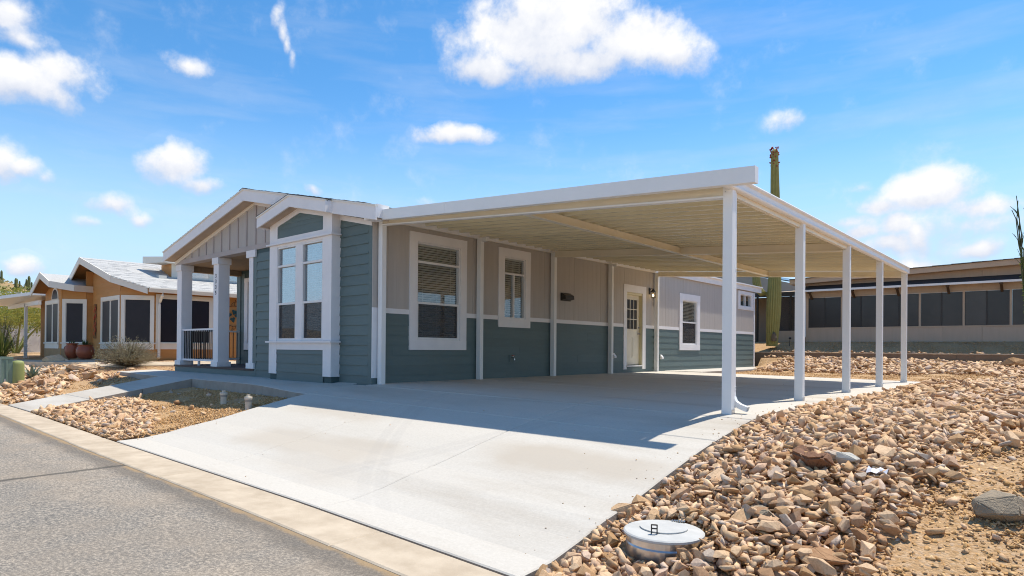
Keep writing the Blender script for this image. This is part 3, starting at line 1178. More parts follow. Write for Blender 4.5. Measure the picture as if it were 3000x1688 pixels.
window(SIDE, H, 1.03, 2.187, .81, 2.72, .84, 2.37, .617, 2.90, [1.536, 2.337], {}, MT['white'], screen_rows=(0,), blind_to=.9, glassm=MT['glass3'])
window(SIDE, H, 3.555, 4.283, 1.334, 2.72, 3.36, 4.463, 1.136, 2.908, [2.349], {0: (3.905,)}, MT['white'], blind_to=1.45, glassm=MT['glass3'])
window(SIDE, H, 12.245, 13.33, .83, 2.29, 12.04, 13.545, .65, 2.5, [1.57], {}, MT['white'], screen_rows=(0,), blind_to=1.0, glassm=MT['glass3'])
window(SIDE, H, 17.07, 18.2, 2.36, 2.82, 16.86, 18.4, 2.235, 2.945, [], {0: (17.63,)}, MT['white'], blind=False)

# --- side door
D = SIDE.part('side_door', MT['door'], H, 8.80, 9.67, -.13, -.09, .215, 2.24)
D['label'] = 'cream side door with nine small panes'
SIDE.part('head_trim', MT['white'], D, 8.62, 9.865, 0, .034, 2.31, 2.52)
SIDE.part('side_trim', MT['white'], D, 8.621, 8.79, 0, .03, .09, 2.31)
SIDE.part('side_trim', MT['white'], D, 9.68, 9.864, 0, .03, .085, 2.31)
jm = MB()
SIDE.box(jm, 8.75, 8.789, -.2, .005, .2, 2.31)
SIDE.box(jm, 9.671, 9.72, -.2, .005, .2, 2.31)
SIDE.box(jm, 8.789, 9.671, -.2, .004, 2.242, 2.31)
jm.build('jamb', MT['doorj'], D)
SIDE.part('threshold', MT['vinyl'], D, 8.78, 9.69, -.15, .05, .165, .2)
# moulded panels and nine lights
for a, b in ((8.90, 9.20), (9.27, 9.57)):
    mb = MB()
    SIDE.box(mb, a, b, -.09, -.082, .42, 1.02)
    SIDE.box(mb, a + .04, b - .04, -.082, -.074, .46, .98)
    mb.build('raised_panel', MT['door'], D)
fm = MB()
LU0, LU1, LZ0, LZ1 = 8.94, 9.53, 1.25, 2.12
SIDE.box(fm, LU0 - .03, LU0, -.09, -.068, LZ0 - .03, LZ1 + .03)
SIDE.box(fm, LU1, LU1 + .03, -.09, -.068, LZ0 - .03, LZ1 + .03)
SIDE.box(fm, LU0, LU1, -.09, -.069, LZ0 - .03, LZ0)
SIDE.box(fm, LU0, LU1, -.09, -.069, LZ1, LZ1 + .03)
fm.build('light_frame', MT['door'], D)
for i in range(3):
    for j in range(3):
        a = LU0 + (LU1 - LU0) / 3 * i
        b = LZ0 + (LZ1 - LZ0) / 3 * j
        SIDE.part('pane', MT['screen2'], D, a + .012, a + (LU1 - LU0) / 3 - .012, -.088, -.083, b + .012, b + (LZ1 - LZ0) / 3 - .012)
for i in (1, 2):
    SIDE.part('muntin', MT['door'], D, LU0 + (LU1 - LU0) / 3 * i - .011, LU0 + (LU1 - LU0) / 3 * i + .011, -.09, -.072, LZ0, LZ1)
    SIDE.part('muntin', MT['door'], D, LU0, LU1, -.09, -.073, LZ0 + (LZ1 - LZ0) / 3 * i - .011, LZ0 + (LZ1 - LZ0) / 3 * i + .011)
for z, r in ((1.12, .032), (1.30, .026)):
    mb = MB()
    mb.tube([(-.09, 9.60, z), (-.055, 9.60, z), (-.05, 9.60, z), (-.02, 9.60, z)], [r, r, r * .5, r * .9], 14)
    mb.build('door_knob' if r > .03 else 'deadbolt', MT['chrome'], D)

# --- fittings on the side wall
mb = MB()
SIDE.poly(mb, [(5.66, 1.86), (6.06, 1.86), (6.06, 2.06), (5.66, 2.06)], .012, .03)
vent = mb.build('vent_hood', MT['bronze'], H)
mb = MB()
mb.add([SIDE.P(u, n, z) for u in (5.68, 6.04) for n, z in ((.03, 2.05), (.15, 1.99), (.16, 1.90), (.03, 1.88))],
       [(0, 1, 2, 3), (7, 6, 5, 4), (0, 4, 5, 1), (1, 5, 6, 2), (2, 6, 7, 3), (3, 7, 4, 0)])
mb.build('hood', MT['bronze'], vent)
hb = SIDE.part('hose_bib', MT['teal'], H, 3.74, 3.90, .005, .03, .36, .52)
MB().tube([(.03, 3.82, .45), (.09, 3.82, .45), (.11, 3.82, .43), (.115, 3.82, .39)], .013, 10).build('spout', MT['chrome'], hb)
MB().tube([(.07, 3.82, .465), (.07, 3.82, .50)], .008, 8).build('stem', MT['chrome'], hb)
MB().lathe([(.03, 0), (.034, .006), (.03, .012)], (.07, 3.82, .50), 14).build('valve_handle', MT['redv'], hb)
for y, z in ((8.085, .484), (10.81, .435)):
    ob = SIDE.part('outlet_cover', MT['vinyl'], H, y - .045, y + .045, .01, .03, z - .07, z + .07)
    mb = MB()
    mb.add([SIDE.P(u, n, zz) for u in (y - .05, y + .05) for n, zz in ((.03, z + .07), (.10, z - .01), (.10, z - .06), (.03, z - .06))],
           [(0, 1, 2, 3), (7, 6, 5, 4), (0, 4, 5, 1), (1, 5, 6, 2), (2, 6, 7, 3), (3, 7, 4, 0)])
    mb.build('lid', MT['vinyl'], ob)
# wall lamp
wlp = SIDE.part('wall_lamp', MT['black'], H, 10.05, 10.13, .012, .03, 2.32, 2.52)
MB().tube([(.03, 10.09, 2.46), (.09, 10.09, 2.49), (.14, 10.09, 2.47)], .009, 8).build('bracket', MT['black'], wlp)
MB().lathe([(.012, .10), (.03, .06), (.072, .02), (.078, 0), (.07, -.004)], (.14, 10.09, 2.39), 20).build('lamp_cap', MT['black'], wlp)
MB().lathe([(.062, 0), (.062, -.17)], (.14, 10.09, 2.385), 20).build('lamp_shade', MT['lampglass'], wlp)
for k in range(4):
    a = math.pi / 2 * k + .4
    MB().tube([(.14 + .066 * math.cos(a), 10.09 + .066 * math.sin(a), 2.39), (.14 + .066 * math.cos(a), 10.09 + .066 * math.sin(a), 2.205)], .005, 6).build('cage_bar', MT['black'], wlp)
MB().lathe([(.066, 0), (.066, .012)], (.14, 10.09, 2.2), 20).build('lamp_base', MT['black'], wlp)
MB().lathe([(.012, 0), (.026, .03), (.026, .06), (.014, .09)], (.14, 10.09, 2.24), 12).build('bulb', MT['bulb'], wlp)

# --- front wall right of the bay, and left of it
fw_ = sheathing(FRONT, 'front_wall', MT['teal_flat'], H, -4.45, 0, -.25, 2.97, [(-3.2, -1.2, .7, 2.9)], .1)
mb = MB()
FRONT.poly(mb, [(-4.45, 2.971), (0, 2.971), (0, zrake(0) - .01), (-4.42, zrake(-4.42) - .02), (-4.45, zrake(-4.45) - .02)], -.1, 0)
mb.build('front_wall_top', MT['greyd'], fw_)


def rclip(z0, z1, a, b):
    # right of the ridge: boards end where the rake frieze starts
    xm = -4.42 + (3.877 - z0) / .2255
    return a, min(b, xm)


lap(FRONT, fw_, MT['teal'], -1.03, -.105, [-.2] + LAPS + [3.2], [], .022, .004, uclip=rclip)
lap(FRONT, fw_, MT['teal'], -4.30, -3.345, [-.2] + LAPS[:15], [], .022, .004)
FRONT.part('corner_board', MT['teal'], fw_, -.104, 0, 0, .018, -.2, 2.93)
FRONT.part('corner_board', MT['teal'], fw_, -4.45, -4.303, 0, .018, .0, 2.853)

# --- gable over the porch: frieze, battens, rake boards
G = FRONT.part('porch_beam', MT['greyd'], H, -8.86, -3.345, -.2, .025, 2.853, 2.968)
mb = MB()
FRONT.poly(mb, [(-8.85, 2.97), (-4.452, 2.97), (-4.452, zrake(-4.452) - .03), (-8.85, 2.975)], -.08, 0)
gp = mb.build('gable_panel', MT['grey'], H)
for k in range(12):
    x = -4.388 - .4325 * k
    zt = zrake(x) - .085
    if zt > 3.0:
        FRONT.part('batten', MT['greyd'], gp, x - .022, x + .022, 0, .022, 2.969, zt)
for k in (1, 2):
    x = -4.388 + .4325 * k
    FRONT.part('batten', MT['greyd'], gp, x - .022, x + .022, 0, .022, 2.969, zrake(x) - .085)
mb = MB()
FRONT.poly(mb, [(-4.305, 2.969), (-3.345, 2.969), (-3.345, zrake(-3.345) - .05), (-4.305, zrake(-4.305) - .05)], 0, .006)
mb.build('panel_sheet', MT['grey'], gp)
for sgn, xe in ((-1, -8.86), (1, 0.0)):
    mb = MB()
    a, b = -4.42, xe
    FRONT.poly(mb, [(a, zrake(a) - .09), (b, zrake(b) - .10), (b, zrake(b)), (a, zrake(a))], 0, .03)
    mb.build('rake_frieze', MT['owhite'] if sgn < 0 else MT['white'], gp)

# --- porch ceiling, floor, posts, rails
porch = MB().box(-8.85, -4.45, -.0, 1.80, .105, .147).build('porch_floor', MT['deck'], H)
for k in range(12):
    y0 = .0 + k * .15
    box('deck_board', MT['deck'], porch, -8.84, -4.46, y0 + .003, y0 + .147, .1475, .1515)
box('deck_nosing', MT['deck'], porch, -8.88, -4.40, -.035, -.001, .105, .15)
box('skirt', MT['teal'], porch, -8.86, -3.35, -.012, .03, -.22, .1)
box('skirt', MT['teal'], porch, -8.87, -8.83, .031, 1.8, -.22, .1)
box('porch_ceiling', MT['tanwood'], H, -8.85, -4.45, .201, 1.80, 2.853, 2.88)
box('porch_side_beam', MT['tanwood'], H, -8.85, -8.65, .201, 1.80, 2.70, 2.852)
PB = Frame((0, 1.72), (1, 0), (0, -1))
pw = sheathing(PB, 'porch_wall', MT['teal_flat'], H, -8.85, -4.45, .15, 2.85, [(-8.2, -7.3, .75, 2.5), (-5.9, -5.0, .15, 2.25)], .08)
lap(PB, pw, MT['teal'], -8.64, -4.46, [.15] + LAPS[1:15], [(-8.42, -7.08, .55, 2.6), (-6.05, -4.85, .15, 2.4)], .0135, .006)
PB.part('corner_board', MT['teal'], pw, -8.87, -8.64, 0, .03, .15, 2.70)
window(PB, H, -8.2, -7.3, .75, 2.5, -8.40, -7.1, .56, 2.62, [1.5], {}, MT['white'], blind=True)
fd = PB.part('front_door', MT['white'], H, -5.9, -5.0, -.06, -.02, .16, 2.25)
PB.part('head_trim', MT['white'], fd, -6.03, -4.87, 0, .03, 2.25, 2.38)
PB.part('side_trim', MT['white'], fd, -6.03, -5.9, 0, .028, .16, 2.25)
PB.part('side_trim', MT['white'], fd, -5.0, -4.87, 0, .028, .16, 2.25)
PSIDE = Frame((-4.45, 0), (0, 1), (-1, 0))
ps = sheathing(PSIDE, 'porch_inner_wall', MT['teal_flat'], H, .1, 1.64, .15, 2.85, [], .05)
lap(PSIDE, ps, MT['teal'], .11, 1.63, [.15] + LAPS[1:15], [], .0135, .006)

for (a, b) in ((-8.785, -8.495), (-6.55, -6.27)):
    po = box('porch_post', MT['white'], H, a, b, .0, .165 + .11, .16, 2.70)
    box('post_cap', MT['white'], po, a - .035, b + .03, -.03, .305, 2.69, 2.85)
    box('post_base', MT['white'], po, a - .04, b + .035, -.035, .31, .152, .27)
po2 = po
pil = box('porch_pilaster', MT['white'], H, -4.645, -4.455, -.026, .05, .16, 2.70)
box('post_cap', MT['white'], pil, -4.735, -4.31, -.055, .06, 2.69, 2.851)
box('post_base', MT['white'], pil, -4.71, -4.35, -.055, .07, .152, .28)
# house number on the second post, set one digit below the other
for k, ch in enumerate('3335'):
    cu = bpy.data.curves.new('digit', 'FONT')
    cu.body = ch
    cu.size = .135
    cu.extrude = .004
    cu.align_x = 'CENTER'
    ob = bpy.data.objects.new('digit', cu)
    COL.objects.link(ob)
    dg = bpy.context.evaluated_depsgraph_get()
    me = bpy.data.meshes.new_from_object(ob.evaluated_get(dg))
    bpy.data.objects.remove(ob)
    me.transform(Matrix.Translation((-6.41, -.005, 2.36 - k * .140)) @ Matrix.Rotation(R(90), 4, 'X'))
    me.materials.clear()
    me.materials.append(MT['num'])
    link('number_digit', me, po2)

def railing(fr, u0, u1, n0):
    t = fr.part('porch_railing', MT['white'], H, u0, u1, n0 - .035, n0 + .035, 1.065, 1.11)
    fr.part('bottom_rail', MT['white'], t, u0, u1, n0 - .03, n0 + .03, .27, .32)
    k = max(2, int((u1 - u0) / .108))
    for i in range(k):
        u = u0 + (u1 - u0) * (i + .5) / k
        fr.part('baluster', MT['black'], t, u - .009, u + .009, n0 - .009, n0 + .009, .32, 1.065)
    um = (u0 + u1) / 2
    fr.part('rail_foot', MT['white'], t, um - .025, um + .025, n0 - .025, n0 + .025, .152, .27)


railing(FRONT, -8.495, -6.55, -.07)
LEFT = Frame((-8.70, 0), (0, 1), (-1, 0))
railing(LEFT, .31, 1.69, 0)

# --- bay with tall double window
B = FRONT.part('bay_window', MT['teal_flat'], H, -3.345, -3.05, 0.03, .18, .72, 2.80)
B['label'] = 'white trimmed bay with tall double window and small gable'
BAY = Frame((0, -.184), (1, 0), (0, -1))
bs = MB()
FRONT.box(bs, -3.345, -1.03, 0, .176, -.2, .78)
FRONT.box(bs, -1.32, -1.03, .03, .178, .78, 2.8)
FRONT.box(bs, -3.345, -1.03, .03, .178, 2.75, 2.93)
BAY.poly(bs, [(-3.345, 2.93), (-1.03, 2.93), (-1.03, 3.22), (-2.19, 3.47), (-3.345, 3.22)], -.184, -.006)
bs.build('bay_body', MT['teal_flat'], B)
lap(BAY, B, MT['teal'], -3.05, -1.29, [-.2] + LAPS[:3] + [.60], [], .018, .003)
for a, b, z0, z1 in ((-3.345, -3.052, .09, .74), (-1.288, -1.03, .09, .74), (-3.345, -3.052, .78, 2.795), (-1.315, -1.03, .78, 2.795)):
    BAY.part('bay_trim', MT['white'], B, a, b, 0, .022, z0, z1)
BAY.part('bay_trim', MT['white'], B, -3.051, -1.289, 0, .02, .598, .74)
BAY.part('bay_ledge', MT['white'], B, -3.43, -.945, -.15, .075, .741, .776)
BAY.part('bay_ledge', MT['white'], B, -3.43, -.945, -.15, .075, 2.797, 2.83)
BAY.part('mullion_trim', MT['white'], B, -2.30, -2.07, -.03, .016, .778, 2.74)
BAY.part('bay_trim', MT['white'], B, -3.05, -1.316, -.03, .017, 2.742, 2.796)
# returns on the bay sides
for xs_, nm in ((-1.03, 1), (-3.345, -1)):
    SB = Frame((xs_, 0), (0, -1), (nm, 0))
    SB.part('bay_side_trim', MT['white'], B, .002, .206, 0, .02, .09, .74)
    SB.part('bay_side_trim', MT['white'], B, .002, .206, 0, .02, .778, 2.795)
    SB.part('bay_side_trim', MT['white'], B, .002, .206, 0, .02, 2.832, 3.24)
# little gable front
mb = MB()
BAY.poly(mb, [(-3.345, 2.832), (-3.05, 2.832), (-3.05, 3.185), (-2.19, 3.371), (-1.315, 3.19), (-1.315, 2.832), (-1.03, 2.832), (-1.03, 3.24), (-2.19, 3.48), (-3.345, 3.25)], 0, .022)
mb.build('gable_trim', MT['white'], B)
BAY.part('gable_trim', MT['white'], B, -3.049, -1.316, 0, .021, 2.832, 2.93)


def tclip(z0, z1, a, b):
    if z1 < 3.19:
        return a, b
    zz = max(z0, 3.19)
    w = (3.371 - zz) / .2115
    return -2.19 - w, -2.19 + w


lap(BAY, B, MT['teal'], -3.06, -1.305, [2.93, 3.11, 3.20, 3.29, 3.36], [], .010, .004, uclip=tclip)
for a, b in ((-3.05, -2.30), (-2.07, -1.316)):
    window(BAY, B if False else H, a, b, .78, 2.74, a, b, .777, 2.743, [1.55, 2.34], {}, MT['white'], screen_rows=(0,), blind_to=.95, name='bay_sash', tout=.004, recess=.14)

# --- roof
def roofpiece(name, mat, parent, x0, z0, x1, z1, y0, y1, t):
    mb = MB()
    mb.add([(x0, y0, z0), (x1, y0, z1), (x1, y1, z1), (x0, y1, z0), (x0, y0, z0 - t), (x1, y0, z1 - t), (x1, y1, z1 - t), (x0, y1, z0 - t)],
           [(0, 1, 2, 3), (7, 6, 5, 4), (0, 4, 5, 1), (1, 5, 6, 2), (2, 6, 7, 3), (3, 7, 4, 0)])
    return mb.build(name, mat, parent)


ZR, YF, YR = 4.195, -.295, 19.1
zL, zRt = ZR - RS * 4.57, ZR - RS * 4.57
rf = roofpiece('roof', MT['soffit'], H, -4.42, ZR - .005, .05, ZR - .005 - RS * 4.47, YF + .03, YR - .03, .10)
roofpiece('roof_deck', MT['soffit'], rf, -4.42, ZR - .006, -8.99, ZR - .006 - RS * 4.57, YF + .03, YR - .03, .10)
# shingle courses, one strip per course on each slope
for sgn, xe in ((1, .11), (-1, -9.01)):
    L = abs(xe + 4.42)
    k = int(L / .145)
    for i in range(k):
        xa = -4.42 + sgn * L * i / k
        xb = -4.42 + sgn * (L * (i + 1) / k + .02)
        za, zb = ZR - RS * L * i / k, ZR - RS * (L * (i + 1) / k + .02)
        mb = MB()
        ys_ = [YF - .012] + sorted(random.uniform(YF, YR) for _ in range(16)) + [YR + .01]
        for q in range(len(ys_) - 1):
            dz = random.uniform(.010, .02)
            mb.add([(xa, ys_[q], za + .004), (xb, ys_[q], zb + dz), (xb, ys_[q + 1], zb + dz), (xa, ys_[q + 1], za + .004), (xb, ys_[q], zb), (xb, ys_[q + 1], zb)],
                   [(0, 1, 2, 3), (1, 4, 5, 2)])
            mb.add([(xa, ys_[q], za), (xb, ys_[q], zb), (xb, ys_[q], zb + dz), (xa, ys_[q], za + .004)], [(0, 1, 2, 3)])
        mb.build('shingle_course', MT['shingle'], rf)
mb = MB()
mb.prism([(-4.60, YF - .014, ZR - .018), (-4.42, YF - .014, ZR + .022), (-4.24, YF - .014, ZR - .018), (-4.42, YF - .014, ZR + .008)], (0, YR - YF + .03, 0))
mb.build('ridge_cap', MT['shingle'], rf)
# barge boards on the front gable
HB = .235
for xa, xb in ((-4.42, -8.99), (-4.42, .47)):
    s = abs(xb + 4.42)
    mb = MB()
    mb.add([(x, y, z) for y in (YF, YF + .03) for x, z in ((xa, ZR - .03), (xb, ZR - .03 - RS * s), (xb, ZR - .03 - HB - RS * s), (xa, ZR - .03 - HB))],
           [(0, 1, 2, 3), (7, 6, 5, 4), (0, 4, 5, 1), (1, 5, 6, 2), (2, 6, 7, 3), (3, 7, 4, 0)])
    mb.build('barge_board', MT['white'], rf)
    mb = MB()
    mb.add([(x, y, z) for y in (YF - .018, YF + .05) for x, z in ((xa, ZR + .002), (xb, ZR + .002 - RS * s), (xb, ZR - .03 - RS * s), (xa, ZR - .03))],
           [(0, 1, 2, 3), (7, 6, 5, 4), (0, 4, 5, 1), (1, 5, 6, 2), (2, 6, 7, 3), (3, 7, 4, 0)])
    mb.build('drip_edge', MT['owhite'], rf)
# soffit returns between gable wall and barge
for xa, xb in ((-4.42, -8.98), (-4.42, .46)):
    s = abs(xb + 4.42)
    mb = MB()
    zo = ZR - .03 - HB + .012
    mb.add([(x, y, z) for y in (YF + .03, .0) for x, z in ((xa, zo), (xb, zo - RS * s), (xb, zo - RS * s + .02), (xa, zo + .02))],
           [(0, 1, 2, 3), (7, 6, 5, 4), (0, 4, 5, 1), (1, 5, 6, 2), (2, 6, 7, 3), (3, 7, 4, 0)])
    mb.build('soffit', MT['soffit'], rf)
# eave fascia along the long side
ze = ZR - RS * 4.56
box('eave_fascia', MT['white'], rf, .055, .085, YF + .04, YR, ze - .225, ze + .0)
box('eave_lip', MT['white'], rf, .086, .15, 10.5, YR + .01, ze - .03, ze + .012)
box('eave_fascia', MT['white'], rf, -8.99, -8.96, YF + .04, YR, ze - .225, ze)
box('eave_soffit', MT['soffit'], rf, 0.001, .054, .05, YR - .05, ze - .215, ze - .2)
box('eave_soffit', MT['soffit'], rf, -8.96, -8.85, YF + .05, YR - .05, ze - .215, ze - .2)
box('eave_return', MT['white'], rf, .09, .468, YF + .031, .0, ze - .29, ze - .05)
# small gable roof over the bay
ZS, YS_ = 3.70, -.437
for xa, xb in ((-2.19, -3.50), (-2.19, -.873)):
    s = abs(xb + 2.19)
    sg = 1 if xb > xa else -1
    roofpiece('bay_roof', MT['soffit'], rf, xa, ZS - .022, xb - sg * .034, ZS - .022 - RS * (s - .034), YS_ + .032, -.01, .2)
    roofpiece('bay_shingle', MT['shingle'], rf, xa, ZS + .012, xb + sg * .012, ZS + .012 - RS * (s + .012), YS_ - .012, -.02, .018)
    mb = MB()
    mb.add([(x, y, z) for y in (YS_, YS_ + .03) for x, z in ((xa, ZS - .035), (xb, ZS - .035 - RS * s), (xb, ZS - .035 - .21 - RS * s), (xa, ZS - .035 - .21))],
           [(0, 1, 2, 3), (7, 6, 5, 4), (0, 4, 5, 1), (1, 5, 6, 2), (2, 6, 7, 3), (3, 7, 4, 0)])
    mb.build('barge_board', MT['white'], rf)
    mb = MB()
    mb.add([(x, y, z) for y in (YS_ - .016, YS_ + .05) for x, z in ((xa, ZS - .006), (xb, ZS - .006 - RS * s), (xb, ZS - .035 - RS * s), (xa, ZS - .035))],
           [(0, 1, 2, 3), (7, 6, 5, 4), (0, 4, 5, 1), (1, 5, 6, 2), (2, 6, 7, 3), (3, 7, 4, 0)])
    mb.build('drip_edge', MT['owhite'], rf)
    zz = ZS - .035 - RS * s
    box('eave_fascia', MT['white'], rf, min(xb, xb + .03 * (1 if xb < -2 else -1)), max(xb, xb + .03 * (1 if xb < -2 else -1)), YS_ + .031, -.02, zz - .205, zz + .02)
# ------------------------------------------------------------------ carport
CP = thing('carport', 'white metal carport with cream ribbed roof beside the house', 'carport', (3.3, 5.2, 0))
PY = [.085 + 2.562 * i for i in range(5)]


def zru(x):                     # underside of the roof pans
    return 3.04 - .0725 * x


for i, y in enumerate(PY):
    z1 = zru(6.59) - (.02 if i else -.02)
    po = box('post', MT['metalw'], CP, 6.531, 6.644, y, y + .095, zslab(6.6, y) - .01, z1 - .0)
    box('base_bracket', MT['galv'], po, 6.522, 6.5305, y + .012, y + .083, zslab(6.6, y), zslab(6.6, y) + .05)
    box('base_bracket', MT['galv'], po, 6.6445, 6.653, y + .012, y + .083, zslab(6.6, y), zslab(6.6, y) + .05)
    for k, (dx, dz) in enumerate(((.03, .03), (.083, .03), (.03, .10))):
        MB().tube([(6.531 + dx, y - .001, z1 - dz), (6.531 + dx, y - .006, z1 - dz)], .006, 6).build('screw', MT['galv'], po)
    po = box('post', MT['metalw'], CP, .051, .164, y, y + .095, zslab(.1, y) - .01, zru(.1) - .04)
    if i in (1, 3):
        box('post_bracket', MT['metalw'], po, .165, .30, y + .01, y + .085, zru(.1) - .115, zru(.1) - .045)


def sloped(name, mat, x0, x1, y0, y1, zt, dep, parent=CP):
    mb = MB()
    mb.add([(x, y, z) for y in (y0, y1) for x, z in ((x0, zt(x0)), (x1, zt(x1)), (x1, zt(x1) - dep), (x0, zt(x0) - dep))],
           [(0, 1, 2, 3), (7, 6, 5, 4), (0, 4, 5, 1), (1, 5, 6, 2), (2, 6, 7, 3), (3, 7, 4, 0)])
    return mb.build(name, mat, parent)


# cross beams: web plus bottom flange
for y, x1 in ((PY[0] + .02, 6.53), (PY[2] + .02, 6.53), (PY[4] + .02, 6.53)):
    b = sloped('cross_beam', MT['beamc'], .165, x1, y, y + .055, lambda x: zru(x) - .004, .125)
    sloped('beam_flange', MT['beamc'] if y > 1 else MT['metalw'], .165, x1, y - .022, y + .077, lambda x: zru(x) - .130, .022, b)
lb = box('long_beam', MT['beamc'], CP, 3.375, 3.43, PY[0] + .08, PY[4] + .015, 2.682, 2.786)
box('beam_flange', MT['beamc'], lb, 3.352, 3.453, PY[0] + .08, PY[4] + .015, 2.66, 2.681)
box('beam_cap', MT['beamc'], lb, 3.36, 3.445, PY[0] + .08, PY[4] + .015, 2.7865, 2.789)
eb = box('edge_beam', MT['beamc'], CP, 6.545, 6.60, PY[0] + .1, PY[2] - .005, zru(6.57) - .12, zru(6.57) - .006)
box('ledger', MT['beamc'], CP, .026, .05, .2, 10.42, 2.985, 3.03)
box('ledger_lip', MT['beamc'], CP, .0505, .075, .2, 10.42, 2.985, 3.0)

# ribbed roof pans (one mesh shared by every pan)
prof = [(0, 0), (.10, 0), (.106, -.012), (.122, -.012), (.128, 0), (.222, 0), (.228, -.062), (.268, -.062), (.288, 0), (.3035, 0)]
mb = MB()
X0, X1 = .03, 6.60
n = len(prof)
for x in (X0, X1):
    for t in (0, .0035):
        for (dy, dz) in prof:
            mb.v.append((x, dy, zru(x) + .062 + dz + t))
for i in range(n - 1):
    mb.f += [(i, i + 1, 2 * n + i + 1, 2 * n + i), (n + i, 3 * n + i, 3 * n + i + 1, n + i + 1), (i, n + i, n + i + 1, i + 1), (2 * n + i, 2 * n + i + 1, 3 * n + i + 1, 3 * n + i)]
mb.f += [(0, 2 * n, 3 * n, n), (n - 1, 2 * n - 1, 4 * n - 1, 3 * n - 1)]
pm = mb.mesh('roof_panel', MT['cream'])
for k in range(34):
    o = link('roof_panel', pm, CP)
    o.location = (0, .03 + .3048 * k, random.uniform(-.0015, .0015))

# front fascia: deep folded channel
fb = MB()
zt = lambda x: 3.091 - .06545 * (x - .29)
fs = sloped('front_fascia', MT['metalw'], .29, 6.98, -.15, -.146, zt, .178)
sloped('fascia_return', MT['metalw'], .29, 6.98, -.1455, -.055, zt, .004, fs)
sloped('fascia_return', MT['metalw'], .29, 6.98, -.1455, -.055, lambda x: zt(x) - .174, .004, fs)
sloped('fascia_back', MT['metalw'], .29, 6.98, -.054, -.05, zt, .178, fs)
box('fascia_cap', MT['metalw'], fs, 6.981, 6.985, -.152, -.048, zt(6.98) - .18, zt(6.98) + .002)
for x in (2.05, 3.42):
    sloped('fascia_seam', MT['metalw'], x, x + .02, -.1525, -.1502, zt, .178, fs)
# filler between fascia and first pan
sloped('roof_filler', MT['cream'], .05, 6.6, -.049, .029, lambda x: zru(x) + .067, .004)

# gutter along the outer edge: rolled profile
gp_ = [(6.605, 2.50), (6.655, 2.50), (6.668, 2.512), (6.672, 2.53), (6.664, 2.545), (6.658, 2.56), (6.660, 2.60), (6.668, 2.612), (6.682, 2.62), (6.688, 2.636), (6.680, 2.652), (6.664, 2.656), (6.655, 2.645), (6.65, 2.56), (6.64, 2.512), (6.61, 2.508), (6.605, 2.60), (6.601, 2.60)]
mb = MB()
mb.prism([(x, -.045, z) for x, z in gp_], (0, 10.46, 0))
gt = mb.build('gutter', MT['metalw'], CP)
box('gutter_end', MT['metalw'], gt, 6.601, 6.688, 10.4155, 10.419, 2.50, 2.655)
# downspout with kick-out elbow
dsp_ = MB()
x0, x1, y0, y1 = 6.652, 6.712, .12, .20
zg = zslab(6.7, .15)
pts = [(x0, 2.5, 0), (x0, zg + .20, 0), (x0 + .012, zg + .15, .2), (x0 + .05, zg + .10, .5), (x0 + .13, zg + .055, .8)]
ring = []
cl = [(6.595, 2.5), (6.595, zg + .26), (6.601, zg + .19), (6.63, zg + .125), (6.69, zg + .085), (6.78, zg + .055)]
for i, (cx_, cz_) in enumerate(cl):
    a = cl[max(0, i - 1)]
    b = cl[min(len(cl) - 1, i + 1)]
    d = Vector((b[0] - a[0], 0, b[1] - a[1])).normalized()
    nrm = Vector((-d.z, 0, d.x))
    for sx_, sy_ in ((-1, -1), (1, -1), (1, 1), (-1, 1)):
        dsp_.v.append((cx_ + nrm.x * .028 * sx_, .228 + .036 * sy_, cz_ + nrm.z * .028 * sx_))
for i in range(len(cl) - 1):
    for w in range(4):
        c, d = i * 4 + w, i * 4 + (w + 1) % 4
        dsp_.f.append((c, d, d + 4, c + 4))
dsp_.f.append((0, 1, 2, 3))
dwn = dsp_.build('downspout', MT['metalw'], CP)
for z in (zg + .27, zg + .30, 1.6):
    box('downspout_band', MT['metalw'], dwn, 6.563, 6.627, .188, .268, z, z + .012)
# ------------------------------------------------------------------ ochre house next door
O = thing('ochre_house', 'ochre lap-sided house with cream trim and pale shingle roof', 'house', (-16, 3, .18))
OZ0 = .16
OL = [.55 - .19 * 2 + .19 * i for i in range(16)]


def owall(name, a, b, z1, ops=(), parent=O, ztop=None):
    """wall from plan point a to b (outside on the right hand side walking a to b)"""
    d = Vector((b[0] - a[0], b[1] - a[1]))
    L = d.length
    nrm = Vector((d.y, -d.x)).normalized()
    fr = Frame(a, d, nrm)
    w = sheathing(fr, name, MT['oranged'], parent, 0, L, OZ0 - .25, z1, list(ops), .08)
    rows = [r for r in OL if r < z1 - .02]
    lap(fr, w, MT['orange'], .0, L, [OZ0 + .02, OZ0 + .2] + [r for r in rows if r > .4] + [z1], list(ops), .014, .006, blen=4.0)
    return fr, w, L


